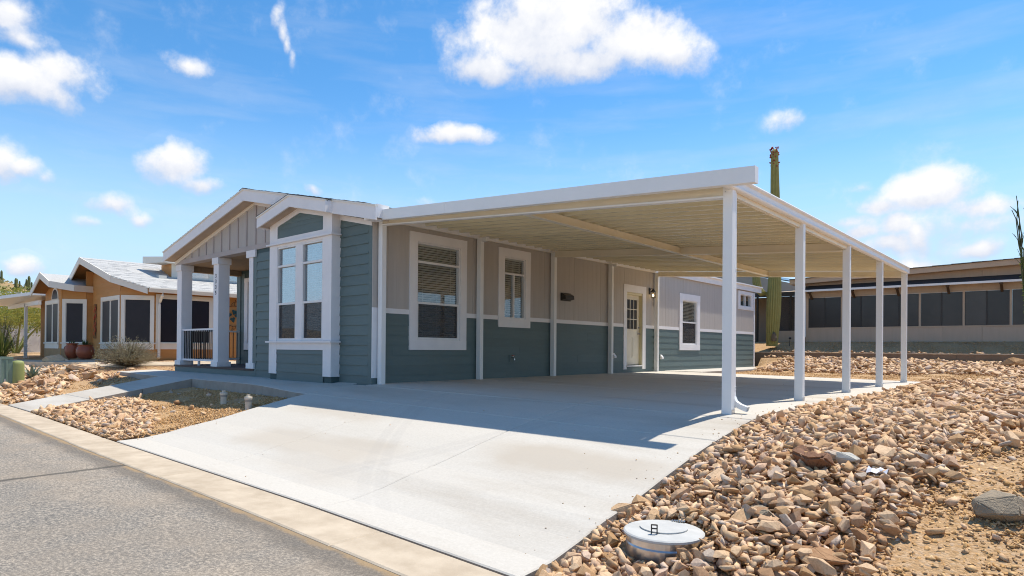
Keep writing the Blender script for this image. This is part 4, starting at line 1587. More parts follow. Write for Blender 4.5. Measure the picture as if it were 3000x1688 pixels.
def owin(fr, u0, u1, z0, z1, splits=(), t=.11, house=O):
    w = fr.part('window', MT['owhite'], house, u0 - t, u1 + t, .0, .035, z1, z1 + .13)
    fr.part('side_trim', MT['owhite'], w, u0 - t, u0, .0, .033, z0, z1)
    fr.part('side_trim', MT['owhite'], w, u1, u1 + t, .0, .033, z0, z1)
    fr.part('sill_board', MT['owhite'], w, u0 - t - .03, u1 + t + .03, .0, .07, z0 - .045, z0)
    fr.part('apron_board', MT['owhite'], w, u0 - t, u1 + t, .0, .035, z0 - .22, z0 - .046)
    cs = [u0] + [x for s in splits for x in (s - .03, s + .03)] + [u1]
    for s in splits:
        fr.part('mullion', MT['owhite'], w, s - .03, s + .03, .0, .03, z0, z1)
    for i in range(0, len(cs), 2):
        fr.part('solar_screen', MT['screen'], w, cs[i] + .02, cs[i + 1] - .02, -.03, .010, z0 + .02, z1 - .02)
        m = MB()
        fr.box(m, cs[i], cs[i] + .02, .0, .018, z0, z1)
        fr.box(m, cs[i + 1] - .02, cs[i + 1], .0, .018, z0, z1)
        fr.box(m, cs[i] + .02, cs[i + 1] - .02, .0, .018, z0, z0 + .02)
        fr.box(m, cs[i] + .02, cs[i + 1] - .02, .0, .018, z1 - .02, z1)
        m.build('screen_frame', MT['owhite'], w)
    return w


# plan of the street side, from the carport end round to the long wall facing the porch
A0, A1_, B1e, F0, F1, SD0, SD1 = (-19.62, -.566), (-17.49, -.566), (-17.02, .06), (-17.02, .269), (-14.123, .269), (-13.5, 1.1), (-13.5, 14)
EV = 2.55
fr, w, L = owall('bay_front_wall', A0, A1_, 2.75, [(.18,1.78,.75,2.17)])
owin(fr, .18, 1.78, .75, 2.17, (1.03,))
# arched window above
aw = MB()
arc = [(.62 + .36 * math.cos(t), 2.33 + .34 * math.sin(t)) for t in np.linspace(0, math.pi, 15)]
arco = [(.62 + .44 * math.cos(t), 2.31 + .44 * math.sin(t)) for t in np.linspace(0, math.pi, 15)]
arc = [(x + .75, z) for x, z in arc]
arco = [(x + .75, z) for x, z in arco]
aw.prism([fr.P(x, .0, z) for x, z in arco], fr.n * .03)
awo = aw.build('arched_window', MT['owhite'], O)
MB().prism([fr.P(x, .031, z) for x, z in arc], fr.n * .006).build('pane', MT['screen'], awo)
fr, w, L = owall('bay_angled_wall', A1_, B1e, 2.62, [(.14,.70,.75,2.17)])
owin(fr, .14, L - .08, .75, 2.17)
fr.part('corner_board', MT['orange'], w, -.02, .03, .0, .02, OZ0, 2.6)
fr, w, L = owall('bay_return_wall', B1e, F0, 3.3)
fr, w, L = owall('front_wall', F0, F1, 2.85, [(1.09,2.75,.75,2.2)])
FRW = fr
owin(fr, 1.09, L - .14, .75, 2.2, (1.95,))
mb = MB()
fr.poly(mb, [(0, 2.85), (L, 2.85), (L, 2.86), (.72, 3.62), (0, 3.38)], -.08, 0)
gb = mb.build('gable_wall', MT['oranged'], O)
lap(fr, gb, MT['orange'], 0, L, [2.85, 3.03, 3.21, 3.40, 3.56], [], .014, .006, uclip=lambda z0, z1, a, b: (max(a, .72 - (3.62 - z1) * 2.76), min(b, .72 + (3.62 - z1) * 2.76)))
fr, w, L = owall('angled_wall', F1, SD0, 2.6, [(.13,.91,.75,2.2)])
owin(fr, .13, L - .12, .75, 2.2)
fr, w, L = owall('long_wall', SD0, SD1, 2.62, [(.14,1.80,.76,2.26)])
owin(fr, .14, 1.80, .76, 2.26)
LW = fr
# tan skirting in front of the bays
for a, b in ((A0, A1_), (A1_, B1e)):
    d = Vector((b[0] - a[0], b[1] - a[1]))
    f2 = Frame(a, d, (d.y, -d.x))
    f2.part('skirting', MT['otan'], O, 0, d.length, .018, .03, OZ0 - .2, .55)
box('back_body', MT['oranged'], O, -22.0, -13.62, 3.0, 14, 0, 2.6)
box('left_body', MT['oranged'], O, -22.0, -19.62, -.2, 3.0, 0, 2.6)

# roof: ridge parallel to the long wall
XRD, ZRD, SL = -16.3, 3.68, .362


def zroof(x):
    return ZRD - SL * abs(x - XRD)


orf = MB()
orf.add([(XRD, -.33, ZRD), (-14.25, .02, zroof(-14.25)), (-13.2, .78, zroof(-13.2)), (-13.2, 14.3, zroof(-13.2)), (XRD, 14.3, ZRD)], [(0, 1, 2, 3, 4)])
orf.add([(XRD, -.33, ZRD), (XRD, 14.3, ZRD), (-19.6, 14.3, zroof(-19.6)), (-19.6, 1.0, zroof(-19.6)), (-18.3, -.20, zroof(-18.3))], [(0, 1, 2, 3, 4)])
orf.v = [(x, y, z - .035) for x, y, z in orf.v]
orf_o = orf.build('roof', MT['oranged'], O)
orf_o.location.z -= .0
# shingle courses on the slope facing the porch
k = 24
for i in range(k):
    xa = XRD + (3.12) * i / k
    xb = XRD + (3.12) * (i + 1) / k + .02
    ya = lambda x: -.33 + .17 * (x - XRD) if x < -14.25 else .02 + .724 * (x + 14.25)
    mb = MB()
    ys_ = list(np.arange(0, 1.0001, 1 / 44))
    for q in range(44):
        y0, y1 = ya(xa) + (14.3 - ya(xa)) * ys_[q], ya(xa) + (14.3 - ya(xa)) * ys_[q + 1]
        dz = random.uniform(.012, .026)
        mb.add([(xa, y0, zroof(xa) + .012), (xb, y0, zroof(xb) + dz), (xb, y1, zroof(xb) + dz), (xa, y1, zroof(xa) + .012), (xb, y0, zroof(xb)), (xb, y1, zroof(xb))], [(0, 1, 2, 3), (1, 4, 5, 2)])
    mb.build('shingle_course', MT['oshingle'], orf_o)
mb = MB()
mb.prism([(XRD - .14, -.34, ZRD - .03), (XRD, -.34, ZRD + .03), (XRD + .14, -.34, ZRD - .03), (XRD, -.34, ZRD + .01)], (0, 14.6, 0))
mb.build('ridge_cap', MT['oshingle'], orf_o)


def fascia(pts, h, name='fascia', mat=None, t=.03):
    for a, b in zip(pts[:-1], pts[1:]):
        a, b = Vector(a), Vector(b)
        d = Vector((b.x - a.x, b.y - a.y, 0)).normalized()
        nn = Vector((d.y, -d.x, 0)) * t
        mb = MB()
        mb.add([a + Vector((0, 0, .03)), b + Vector((0, 0, .03)), b - Vector((0, 0, h)), a - Vector((0, 0, h)),
                a + nn + Vector((0, 0, .03)), b + nn + Vector((0, 0, .03)), b + nn - Vector((0, 0, h)), a + nn - Vector((0, 0, h))],
               [(0, 1, 2, 3), (7, 6, 5, 4), (0, 4, 5, 1), (1, 5, 6, 2), (2, 6, 7, 3), (3, 7, 4, 0)])
        mb.build(name, mat or MT['owhite'], orf_o)


fascia([(-18.3, -.20, zroof(-18.3)), (XRD, -.33, ZRD), (-14.25, .02, zroof(-14.25)), (-13.2, .78, zroof(-13.2))], .20)
# eave gutter and its downspout
ge = zroof(-13.2)
gm_ = MB().prism([(-13.2, .8, ge - .14), (-13.12, .8, ge - .14), (-13.08, .8, ge - .02), (-13.09, .8, ge + .02), (-13.2, .8, ge + .02)], (0, 13.4, 0)).build('gutter', MT['owhite'], orf_o)
MB().tube([(-13.14, 1.22, ge - .12), (-13.18, 1.22, ge - .22), (-13.38, 1.22, ge - .42), (-13.44, 1.22, ge - .52), (-13.44, 1.22, .32), (-13.40, 1.20, .25)], .045, 8).build('downspout', MT['owhite'], O)
# bay roof with its own gable
XB, ZB = -18.15, 3.22
zb_ = lambda x: ZB - .40 * abs(x - XB)
mb = MB()
mb.add([(XB, -1.06, ZB), (-17.25, -.98, zb_(-17.25)), (-16.82, -.35, zb_(-16.9)), (-17.0, .27, zb_(-16.9)), (XB, .8, ZB)], [(0, 1, 2, 3, 4)])
mb.add([(XB, -1.06, ZB), (XB, .8, ZB), (-19.9, .8, zb_(-19.9)), (-19.6, -1.02, zb_(-19.6))], [(0, 1, 2, 3)])
br = mb.build('bay_roof', MT['oshingle'], orf_o)
mb = MB()
mb.add([(XB, -1.04, ZB - .06), (-17.27, -.96, zb_(-17.25) - .06), (-17.5, -.5, zb_(-17.25) - .04), (-17.5, .2, zb_(-17.25)), (XB, .2, ZB - .06)], [(0, 1, 2, 3, 4)])
mb.add([(XB, -1.04, ZB - .06), (XB, .2, ZB - .06), (-19.6, .2, zb_(-19.6) - .06), (-19.58, -1.0, zb_(-19.6) - .06)], [(0, 1, 2, 3)])
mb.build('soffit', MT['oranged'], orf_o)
fascia([(-19.6, -1.02, zb_(-19.6)), (XB, -1.06, ZB), (-17.25, -.98, zb_(-17.25)), (-16.82, -.35, zb_(-16.9) + .02), (-16.98, .26, zb_(-16.9) + .02)], .19)
# dormer with a row of clerestory windows
dz0 = 3.0
DF = Frame((-14.7, 0), (0, 1), (1, 0))
dm = sheathing(DF, 'dormer', MT['orange'], O, 2.05, 9.0, 2.9, 3.62, [], .9)
DF.part('dormer_trim', MT['owhite'], dm, 2.06, 9.0, 0, .03, 3.46, 3.60)
DF.part('dormer_trim', MT['owhite'], dm, 2.06, 9.0, 0, .03, 3.08, 3.17)
for k in range(5):
    u = 2.12 + k * 1.32
    DF.part('dormer_trim', MT['owhite'], dm, u - .06, u + .14, 0, .028, 3.17, 3.46)
    DF.part('pane', MT['glass'], dm, u + .14, u + 1.26, .004, .008, 3.17, 3.46)
mb = MB()
mb.add([(-14.4, 1.75, 3.60), (-14.4, 9.2, 3.60), (-15.4, 9.2, 3.60), (-15.4, 1.35, 3.60), (-14.4, 1.75, 3.80), (-14.4, 9.2, 3.80), (-15.4, 9.2, 3.84), (-15.4, 1.35, 3.84)],
       [(3, 2, 1, 0), (4, 5, 6, 7), (0, 1, 5, 4), (1, 2, 6, 5), (2, 3, 7, 6), (3, 0, 4, 7)])
mb.build('dormer_roof', MT['owhite'], dm)
MB().box(-14.72, -14.42, 1.55, 1.80, zroof(-14.5) - .02, zroof(-14.5) + .10).build('roof_vent', MT['owhite'], orf_o)

# its small carport on the far side
oc = thing('small_carport', 'grey-white flat carport roof on a single post left of the ochre house', 'carport', (-22, -1.3, .1))
MB().add([(-24.8, -2.4, 2.42), (-19.9, -.9, 2.66), (-19.9, 3, 2.66), (-24.8, 3, 2.42), (-24.8, -2.4, 2.30), (-19.9, -.9, 2.54), (-19.9, 3, 2.54), (-24.8, 3, 2.30)],
         [(0, 1, 2, 3), (7, 6, 5, 4), (0, 4, 5, 1), (1, 5, 6, 2), (2, 6, 7, 3), (3, 7, 4, 0)]).build('roof_slab', MT['metalw'], oc)
box('edge_beam', MT['metalw'], oc, -24.85, -19.85, -.75, -.65, 2.18, 2.34)
for y in (-.75, 2.6):
    pbase = at(58, 1047)
    box('post', MT['metalw'], oc, -22.0, -21.9, y, y + .1, .0, 2.3)

# wall ornaments
sa = thing('sun_wall_art', 'rusty iron sun ornament with teal figures on the ochre wall', 'wall art', (-13.46, 3.72, 1.75))
mb = MB()
c = Vector((-13.455, 3.75, 1.76))
ring = [c + Vector((0, .37 * math.cos(t), .37 * math.sin(t))) for t in np.linspace(0, 2 * math.pi, 33)]
mb.tube(ring, .011, 6)
mb.build('ring', MT['ironart'], sa)
for q in range(12):
    t = 2 * math.pi * q / 12
    pts = []
    for s in np.linspace(0, 1, 7):
        r_ = .37 + .22 * s
        a = t + .14 - .2 * s + .10 * math.sin(s * 6)
        pts.append(c + Vector((0, r_ * math.cos(a), r_ * math.sin(a))))
    pts2 = []
    for s in np.linspace(1, 0, 7):
        r_ = .37 + .22 * s
        a = t - .16 + .10 * s + .10 * math.sin(s * 6)
        pts2.append(c + Vector((0, r_ * math.cos(a), r_ * math.sin(a))))
    MB().tube(pts + pts2, .009, 5).build('ray', MT['ironart'], sa)
for (dy, dz, r_) in ((-.17, .04, .09), (.02, .15, .08), (.15, .02, .10), (-.03, -.13, .085), (.12, .13, .06)):
    mb = MB()
    m_ = 10
    pl = [c + Vector((.0, dy + r_ * (1 + .35 * math.sin(3 * a + dy * 30)) * math.cos(a), dz + r_ * (1 + .35 * math.sin(3 * a + dy * 30)) * math.sin(a))) for a in np.linspace(0, 2 * math.pi, m_ + 1)[:-1]]
    mb.prism(pl, (.012, 0, 0))
    mb.build('figure', MT['tealart'], sa)
va = thing('vine_wall_art', 'tall narrow iron panel of red leaves on the ochre front wall', 'wall art', tuple(FRW.P(.42, .03, 1.5)))
mb = MB()
for u in (.28, .52):
    FRW.box(mb, u - .008, u + .008, .03, .045, .92, 2.10)
FRW.box(mb, .27, .53, .03, .045, 2.10, 2.115)
FRW.box(mb, .27, .53, .03, .045, .905, .92)
mb.build('iron_frame', MT['ironart'], va)
MB().tube([FRW.P(.40 + .06 * math.sin(z * 7), .038, z) for z in np.linspace(.92, 2.1, 24)], .008, 6).build('vine', MT['ironart'], va)
for q, z in enumerate((1.08, 1.2, 1.32, 1.42, 1.62, 1.7, 1.88, 1.96)):
    u = .40 + .07 * (1 if q % 2 else -1)
    mb = MB()
    fp = [(u + .055 * (1 + .5 * math.cos(5 * a)) * math.cos(a), z + .07 * (1 + .5 * math.cos(5 * a)) * math.sin(a)) for a in np.linspace(0, 2 * math.pi, 13)[:-1]]
    FRW.poly(mb, fp, .046, .056)
    mb.build('leaf', MT['redart'], va)

# glazed pots and their plants
def pot(loc, r, h, name, label, ribs=0):
    t = thing(name, label, 'pot', loc, 'terracotta pots beside the ochre house')
    prof = [(r * .55, 0), (r * .75, h * .08), (r * .98, h * .35), (r, h * .55), (r * .88, h * .80), (r * .74, h * .92), (r * .86, h * .96), (r * .86, h), (r * .74, h), (r * .70, h * .9)]
    mb = MB()
    n = 40
    for (q, z) in prof:
        for k in range(n):
            a = 2 * math.pi * k / n
            rr = q * (1 + (.03 * math.cos(a * ribs) if ribs and h * .1 < z < h * .85 else 0))
            mb.v.append((loc[0] + rr * math.cos(a), loc[1] + rr * math.sin(a), loc[2] + z))
    for i in range(len(prof) - 1):
        for k in range(n):
            mb.f.append((i * n + k, i * n + (k + 1) % n, (i + 1) * n + (k + 1) % n, (i + 1) * n + k))
    mb.f += [tuple(range(n))[::-1]]
    mb.sm = True
    mb.build('vessel', MT['terra'], t, recalc=True)
    for s in (-1, 1):
        cx, cy = loc[0] + r * .98 * math.cos(2.2 * s), loc[1] + r * .98 * math.sin(2.2 * s)
        MB().tube([(cx, cy, loc[2] + h * .62), (cx * 1.0 + .03 * math.cos(2.2 * s), cy + .03 * math.sin(2.2 * s), loc[2] + h * .70), (cx, cy, loc[2] + h * .8)], .018, 8).build('lug', MT['terra'], t)
    MB().lathe([(r * .71, 0), (r * .71, .01)], (loc[0], loc[1], loc[2] + h * .88), 20).build('potting_soil', MT['shingle'], t)
    return t


def blades(loc, nb, ln, spread, w, mat, name, parent=None, curl=.4, seed=1):
    rr = random.Random(seed)
    mb = MB()
    for _ in range(nb):
        a = rr.uniform(0, 2 * math.pi)
        t = rr.uniform(.1, 1) * spread
        L_ = ln * rr.uniform(.6, 1.1)
        d = Vector((math.cos(a) * math.sin(t), math.sin(a) * math.sin(t), math.cos(t)))
        sd = d.cross(Vector((0, 0, 1)))
        sd = (sd if sd.length > .01 else Vector((1, 0, 0))).normalized()
        p = Vector(loc) + Vector((rr.uniform(-.05, .05), rr.uniform(-.05, .05), 0))
        pts = []
        for s in (0, .35, .7, 1):
            q = p + d * L_ * s - Vector((0, 0, curl * L_ * s * s * math.sin(t)))
            pts.append((q, w * (1 - s) + .002))
        b = len(mb.v)
        for q, ww in pts:
            mb.v += [tuple(q - sd * ww), tuple(q + sd * ww + Vector((0, 0, .004)))]
        for i in range(3):
            mb.f.append((b + 2 * i, b + 2 * i + 1, b + 2 * i + 3, b + 2 * i + 2))
    return tag(mb.build(name, mat, parent, recalc=False), kind='stuff')


p1, p2 = at(217, 1053), at(248, 1054)
p1 = Vector((-15.95, -.62, .2))
p2 = Vector((-15.25, -.42, .2))
pot(tuple(p1), .21, .52, 'glazed_pot', 'tall ribbed terracotta pot left of the round pot', 20)
pot(tuple(p2), .27, .47, 'glazed_pot', 'squat round terracotta pot with lug handles by the ochre corner')
for p_, nm, lb in ((p1, 'pot_plant', 'sparse dark plant growing in the ribbed pot'), (p2, 'pot_plant', 'dark green plant filling the squat round pot')):
    t = thing(nm, lb, 'plant', (p_.x, p_.y, p_.z + .42), 'plants in the terracotta pots')
    blades((p_.x, p_.y, p_.z + .42), 90 if p_ is p2 else 40, .27, 1.2, .018, MT['potplant'], 'foliage', t, .3, 5)

# dry shrub in front of the ochre house
def shrub(loc, w, h, name, label, seed, ntw=260, leafm='shrub', nleaf=9, up=.9, cat='shrub', group=None):
    rr = random.Random(seed)
    t = thing(name, label, cat, loc, group)
    st_ = MB()
    lf = MB()
    for _ in range(ntw):
        a = rr.uniform(0, 2 * math.pi)
        e = math.acos(rr.uniform(.05, 1)) * up
        L_ = rr.uniform(.65, 1.0)
        tip = Vector((math.cos(a) * math.sin(e) * w / 2, math.sin(a) * math.sin(e) * w / 2, max(.06, math.cos(e) * h))) * L_
        mid = tip * .5 + Vector((rr.uniform(-.05, .05), rr.uniform(-.05, .05), rr.uniform(0, .08)))
        o = Vector(loc)
        st_.tube([o + tip * .03, o + mid, o + tip], [.008, .006, .003], 3, False)
        for _ in range(nleaf):
            s = rr.uniform(.35, 1.05)
            q = o + (mid * 2 * s if s < .5 else mid + (tip - mid) * (2 * s - 1)) + Vector((rr.gauss(0, .03), rr.gauss(0, .03), rr.gauss(0, .03)))
            d = Vector((rr.gauss(0, 1), rr.gauss(0, 1), rr.gauss(0, 1))).normalized()
            e2 = d.orthogonal().normalized()
            ll, ww = rr.uniform(.02, .045), rr.uniform(.006, .012)
            lf.add([q - e2 * ww, q + d * ll, q + e2 * ww, q - d * ll * .4], [(0, 1, 2, 3)])
    st_.build('stem', MT['bark'], t, recalc=False)
    tag(lf.build('foliage', MT[leafm], t, recalc=False), kind='stuff')
    return t


sb = at(372, 1077)
shrub(tuple(sb), 2.0, .95, 'dry_shrub', 'rounded grey-green dry shrub in front of the ochre house', 3, 420, nleaf=14)

# desert trees and shrubs at the far left
def tree(loc, h, w, name, label, seed, leafm='pverde', nclump=260, leaf=.05, barkm='greenbark', low=.25, group=None):
    rr = random.Random(seed)
    t = thing(name, label, 'tree', loc, group)
    o = Vector(loc)
    tk = MB()
    tips = []
    for k in range(5):
        a = 2 * math.pi * k / 5 + rr.uniform(-.4, .4)
        p0 = o + Vector((math.cos(a) * .06, math.sin(a) * .06, -.05))
        p1 = o + Vector((math.cos(a) * w * .12, math.sin(a) * w * .12, h * .3))
        p2 = o + Vector((math.cos(a) * w * .28, math.sin(a) * w * .28, h * rr.uniform(.55, .75)))
        tk.tube([p0, p1, p2], [.07, .05, .03], 6, False)
        for q in range(6):
            b = a + rr.uniform(-1.1, 1.1)
            p3 = p2 + Vector((math.cos(b) * w * rr.uniform(.08, .3), math.sin(b) * w * rr.uniform(.08, .3), h * rr.uniform(-.15, .3)))
            s0 = p1 + (p2 - p1) * rr.uniform(.3, 1)
            tk.tube([s0, (s0 + p3) / 2 + Vector((0, 0, .08)), p3], [.025, .016, .006], 4, False)
            tips += [s0 + (p3 - s0) * x for x in (.5, .8, 1)]
    tk.build('trunk', MT[barkm], t, recalc=False)
    lf = MB()
    for _ in range(nclump):
        c_ = rr.choice(tips) + Vector((rr.gauss(0, w * .08), rr.gauss(0, w * .08), rr.gauss(0, h * .08)))
        if c_.z < o.z + low * h * .5:
            c_.z = o.z + low * h * .5 + rr.uniform(0, .4)
        cr0 = rr.uniform(.12, .3)
        for _ in range(26):
            q = c_ + Vector((rr.gauss(0, cr0), rr.gauss(0, cr0), rr.gauss(0, cr0 * .7)))
            d = Vector((rr.gauss(0, 1), rr.gauss(0, 1), rr.gauss(0, 1))).normalized()
            e2 = d.orthogonal().normalized()
            ll = leaf * rr.uniform(.6, 1.3)
            lf.add([q - e2 * ll * .35, q + d * ll, q + e2 * ll * .35, q - d * ll * .5], [(0, 1, 2, 3)])
    tag(lf.build('crown', MT[leafm], t, recalc=False), kind='stuff')
    return t


tree((-31, -2.6, .2), 2.9, 4.2, 'palo_verde_tree', 'yellow-green palo verde tree at the left edge of the view', 11, nclump=340, leaf=.07)
tree((-33.5, 1.2, .2), 3.0, 4.8, 'palo_verde_tree', 'palo verde tree behind the small carport post', 12, nclump=300, leaf=.08)
tree((-40, 3.5, .3), 3.9, 4.6, 'palo_verde_tree', 'tall palo verde tree left of the ochre gable', 13, nclump=260, leaf=.10)
tree((-29, -5.2, .1), 2.0, 3.5, 'desert_bush', 'low straw-coloured bush at the far left above the utility boxes', 14, leafm='sotol', nclump=160, leaf=.06, low=.05)
sp = thing('sotol_plant', 'spiky yellow-green sotol against the ochre bay', 'plant', (-20.6, -1.7, .15))
blades((-20.6, -1.7, .15), 220, 1.25, 1.25, .018, MT['sotol'], 'foliage', sp, .35, 9)
shrub((-21.9, -1.5, .15), 1.5, 1.9, 'leafy_shrub', 'loose leafy shrub behind the sotol', 21, 200, 'sotol', 10, .8)

# far house and garden wall glimpsed through the trees
fh = thing('far_house', 'far white house with a blue-grey roof behind the trees', 'house', (-48, 3, .3))
box('wall', MT['farw'], fh, -56, -46, -3, 12, .0, 2.9)
mb = MB()
mb.add([(-45.4, -3.6, 2.85), (-45.4, 12.6, 2.85), (-51, 12.6, 4.7), (-51, -3.6, 4.7), (-56.6, -3.6, 2.85), (-56.6, 12.6, 2.85)], [(0, 1, 2, 3), (3, 2, 5, 4), (0, 3, 4)])
mb.build('roof', MT['farroof'], fh)
box('window', MT['screen'], fh, -45.99, -45.96, 0, 1.4, 1.0, 2.2)
gw = thing('garden_wall', 'low white wall among the shrubs at the far left', 'wall', (-38, -1, .2))
box('wall_body', MT['farw'], gw, -38.3, -38.0, -6, 4, 0, 1.35)

# utility boxes by the gutter
u1 = at(17, 1134)
u1 = Vector((u1.x, u1.y, u1.z))
ub = thing('utility_pedestal', 'faded green metal utility pedestal at the left edge', 'utility box', tuple(u1))
MB().box(u1.x - .12, u1.x + .12, u1.y - .12, u1.y + .12, u1.z - .1, u1.z + .74).build('body', MT['ugreen'], ub)
MB().box(u1.x - .132, u1.x + .132, u1.y - .132, u1.y + .132, u1.z + .741, u1.z + .80).build('cap', MT['ugreen'], ub)
MB().box(u1.x + .1205, u1.x + .132, u1.y - .02, u1.y + .02, u1.z + .05, u1.z + .72).build('hinge_strip', MT['ugreen'], ub)
MB().box(u1.x + .121, u1.x + .14, u1.y - .06, u1.y - .03, u1.z + .15, u1.z + .22).build('latch', MT['galv'], ub)
u2 = at(52, 1129)
ub2 = thing('utility_pedestal', 'olive rounded plastic utility pedestal beside the green metal one', 'utility box', tuple(u2))
mb = MB()
for (r_, z) in ((.17, -.1), (.168, .05), (.162, .55), (.155, .60), (.135, .635), (.09, .655), (.02, .66)):
    for k in range(24):
        a = 2 * math.pi * k / 24
        sq = .86 / max(abs(math.cos(a)), abs(math.sin(a))) ** .35
        mb.v.append((u2.x + r_ * sq * math.cos(a), u2.y + r_ * sq * math.sin(a), u2.z + z))
for i in range(6):
    for k in range(24):
        mb.f.append((i * 24 + k, i * 24 + (k + 1) % 24, (i + 1) * 24 + (k + 1) % 24, (i + 1) * 24 + k))
mb.f.append(tuple(6 * 24 + k for k in range(24)))
mb.sm = True
mb.build('body', MT['uolive'], ub2)
ag = at(93, 1108)
agt = thing('agave_plant', 'small grey-green agave between the olive box and the path', 'plant', tuple(ag))
rr = random.Random(4)
for k in range(15):
    a = 2 * math.pi * k / 15 * 2.4
    e = .25 + .75 * (k / 15)
    L_ = .42 * rr.uniform(.8, 1.1)
    d = Vector((math.cos(a) * math.sin(e), math.sin(a) * math.sin(e), math.cos(e)))
    sd = Vector((-math.sin(a), math.cos(a), 0))
    nrm = d.cross(sd)
    mb = MB()
    prof = [(0, .028), (.3, .042), (.65, .03), (1, .002)]
    for s, ww in prof:
        q = ag + d * L_ * s
        mb.v += [tuple(q - sd * ww), tuple(q + nrm * ww * .35 * -1), tuple(q + sd * ww), tuple(q + nrm * ww * .15)]
    for i in range(3):
        for w_ in range(4):
            mb.f.append((i * 4 + w_, i * 4 + (w_ + 1) % 4, i * 4 + 4 + (w_ + 1) % 4, i * 4 + 4 + w_))
    mb.build('leaf', MT['agave'], agt)

# cleanout pipes in the planting bed
for k, (u, v, lb) in enumerate(((655, 1187, 'white pipe cleanout farther from the driveway in the dirt bed'), (735, 1194, 'white pipe cleanout close to the driveway edge'))):
    q = at(u, v)
    if k == 1:
        q = Vector((-.72, -1.95, ground(-.72, -1.95)))
    t = thing('pipe_cleanout', lb, 'pipe', tuple(q), 'cleanout pipes in the dirt bed')
    MB().lathe([(.052, -.1), (.052, .13)], tuple(q), 20).build('pipe', MT['pvc'], t)
    MB().lathe([(.056, .131), (.057, .17)], tuple(q), 20).build('coupling', MT['concside'], t)
    MB().lathe([(.064, .171), (.066, .195), (.06, .215), (.03, .22)], tuple(q), 20).build('cap', MT['pvc'], t)
    MB().box(q.x - .022, q.x + .022, q.y - .022, q.y + .022, q.z + .2205, q.z + .25).build('nut', MT['pvc'], t)

# far hillside with cacti
hm = MB()
hx = np.linspace(-520, -170, 36)
hy = np.linspace(-260, 260, 53)
def zhill(x, y):
    return (26 * math.exp(-((x + 300) / 70) ** 2) * (math.exp(-((y - 38) / 42) ** 2) + .7 * math.exp(-((y - 70) / 55) ** 2) * 0 + .45 * math.exp(-((y + 150) / 70) ** 2)) +
            1.2 * math.sin(x * .09) * math.sin(y * .11) - 1.0)
for y in hy:
    for x in hx:
        hm.v.append((x, y, zhill(x, y) + random.uniform(-.3, .3)))
for j in range(len(hy) - 1):
    for i in range(len(hx) - 1):
        a = j * len(hx) + i
        hm.f.append((a, a + 1, a + len(hx) + 1, a + len(hx)))
hm.sm = True
tag(hm.build('hill', MT['hill'], recalc=False), 'dry brown hill beyond the far house', kind='structure')
fm_ = MB()
fm_.lathe([(.35, 0), (.45, 2), (.42, 4.6), (.2, 5.2), (.02, 5.3)], (0, 0, -.3), 8)
fm_.tube([(.3, 0, 1.8), (1.0, 0, 1.9), (1.2, 0, 2.6), (1.2, 0, 3.9)], [.25, .28, .28, .15], 6)
fme = fm_.mesh('far_saguaro', MT['sagfar'])
for k in range(46):
    x = random.uniform(-320, -270)
    y = random.uniform(10, 80)
    o = link('far_saguaro', fme, None, (x, y, zhill(x, y)))
    o.rotation_euler.z = random.uniform(0, 6)
    sc_ = random.uniform(.7, 1.1)
    o.scale = (sc_, sc_, sc_)
    tag(o, 'tiny saguaro standing on the far brown hill', 'cactus', 'saguaros on the far hill')
# low desert scrub on that hill
sm_ = MB()
for _ in range(2600):
    x, y = random.uniform(-330, -200), random.uniform(-40, 110)
    z = zhill(x, y)
    r_ = random.uniform(.5, 1.4)
    a = random.uniform(0, 3)
    vs = [(x + r_ * math.cos(a + t) * random.uniform(.7, 1.2), y + r_ * math.sin(a + t) * random.uniform(.7, 1.2), z + random.uniform(.0, .3)) for t in (0, 1.57, 3.14, 4.71)] + [(x, y, z + r_ * random.uniform(.8, 1.5))]
    sm_.add(vs, [(0, 1, 4), (1, 2, 4), (2, 3, 4), (3, 0, 4)])
tag(sm_.build('hillside_scrub', leafmat('hill_scrub', (.10, .12, .03), (.17, .17, .05), (.26, .22, .08)), recalc=False), 'low scrub dotted over the far hill', 'scrub', kind='stuff')
# ------------------------------------------------------------------ beige building on the terrace
BB = thing('beige_building', 'beige single-storey building with dark screened windows on the terrace', 'house', (8, 24, 1.05))
BF = Frame((0, 22), (1, 0), (0, -1))
zb0, zwb, zwt, zaw = 1.0, 1.655, 2.925, 3.25
wins = [(1.05, 2.33), (2.40, 5.10), (5.17, 6.50), (6.56, 7.89), (7.96, 9.3), (9.4, 10.7), (10.8, 12.1), (12.2, 13.5)]


def ztopb(x):
    return 3.56 + .033 * (x - 1.0)


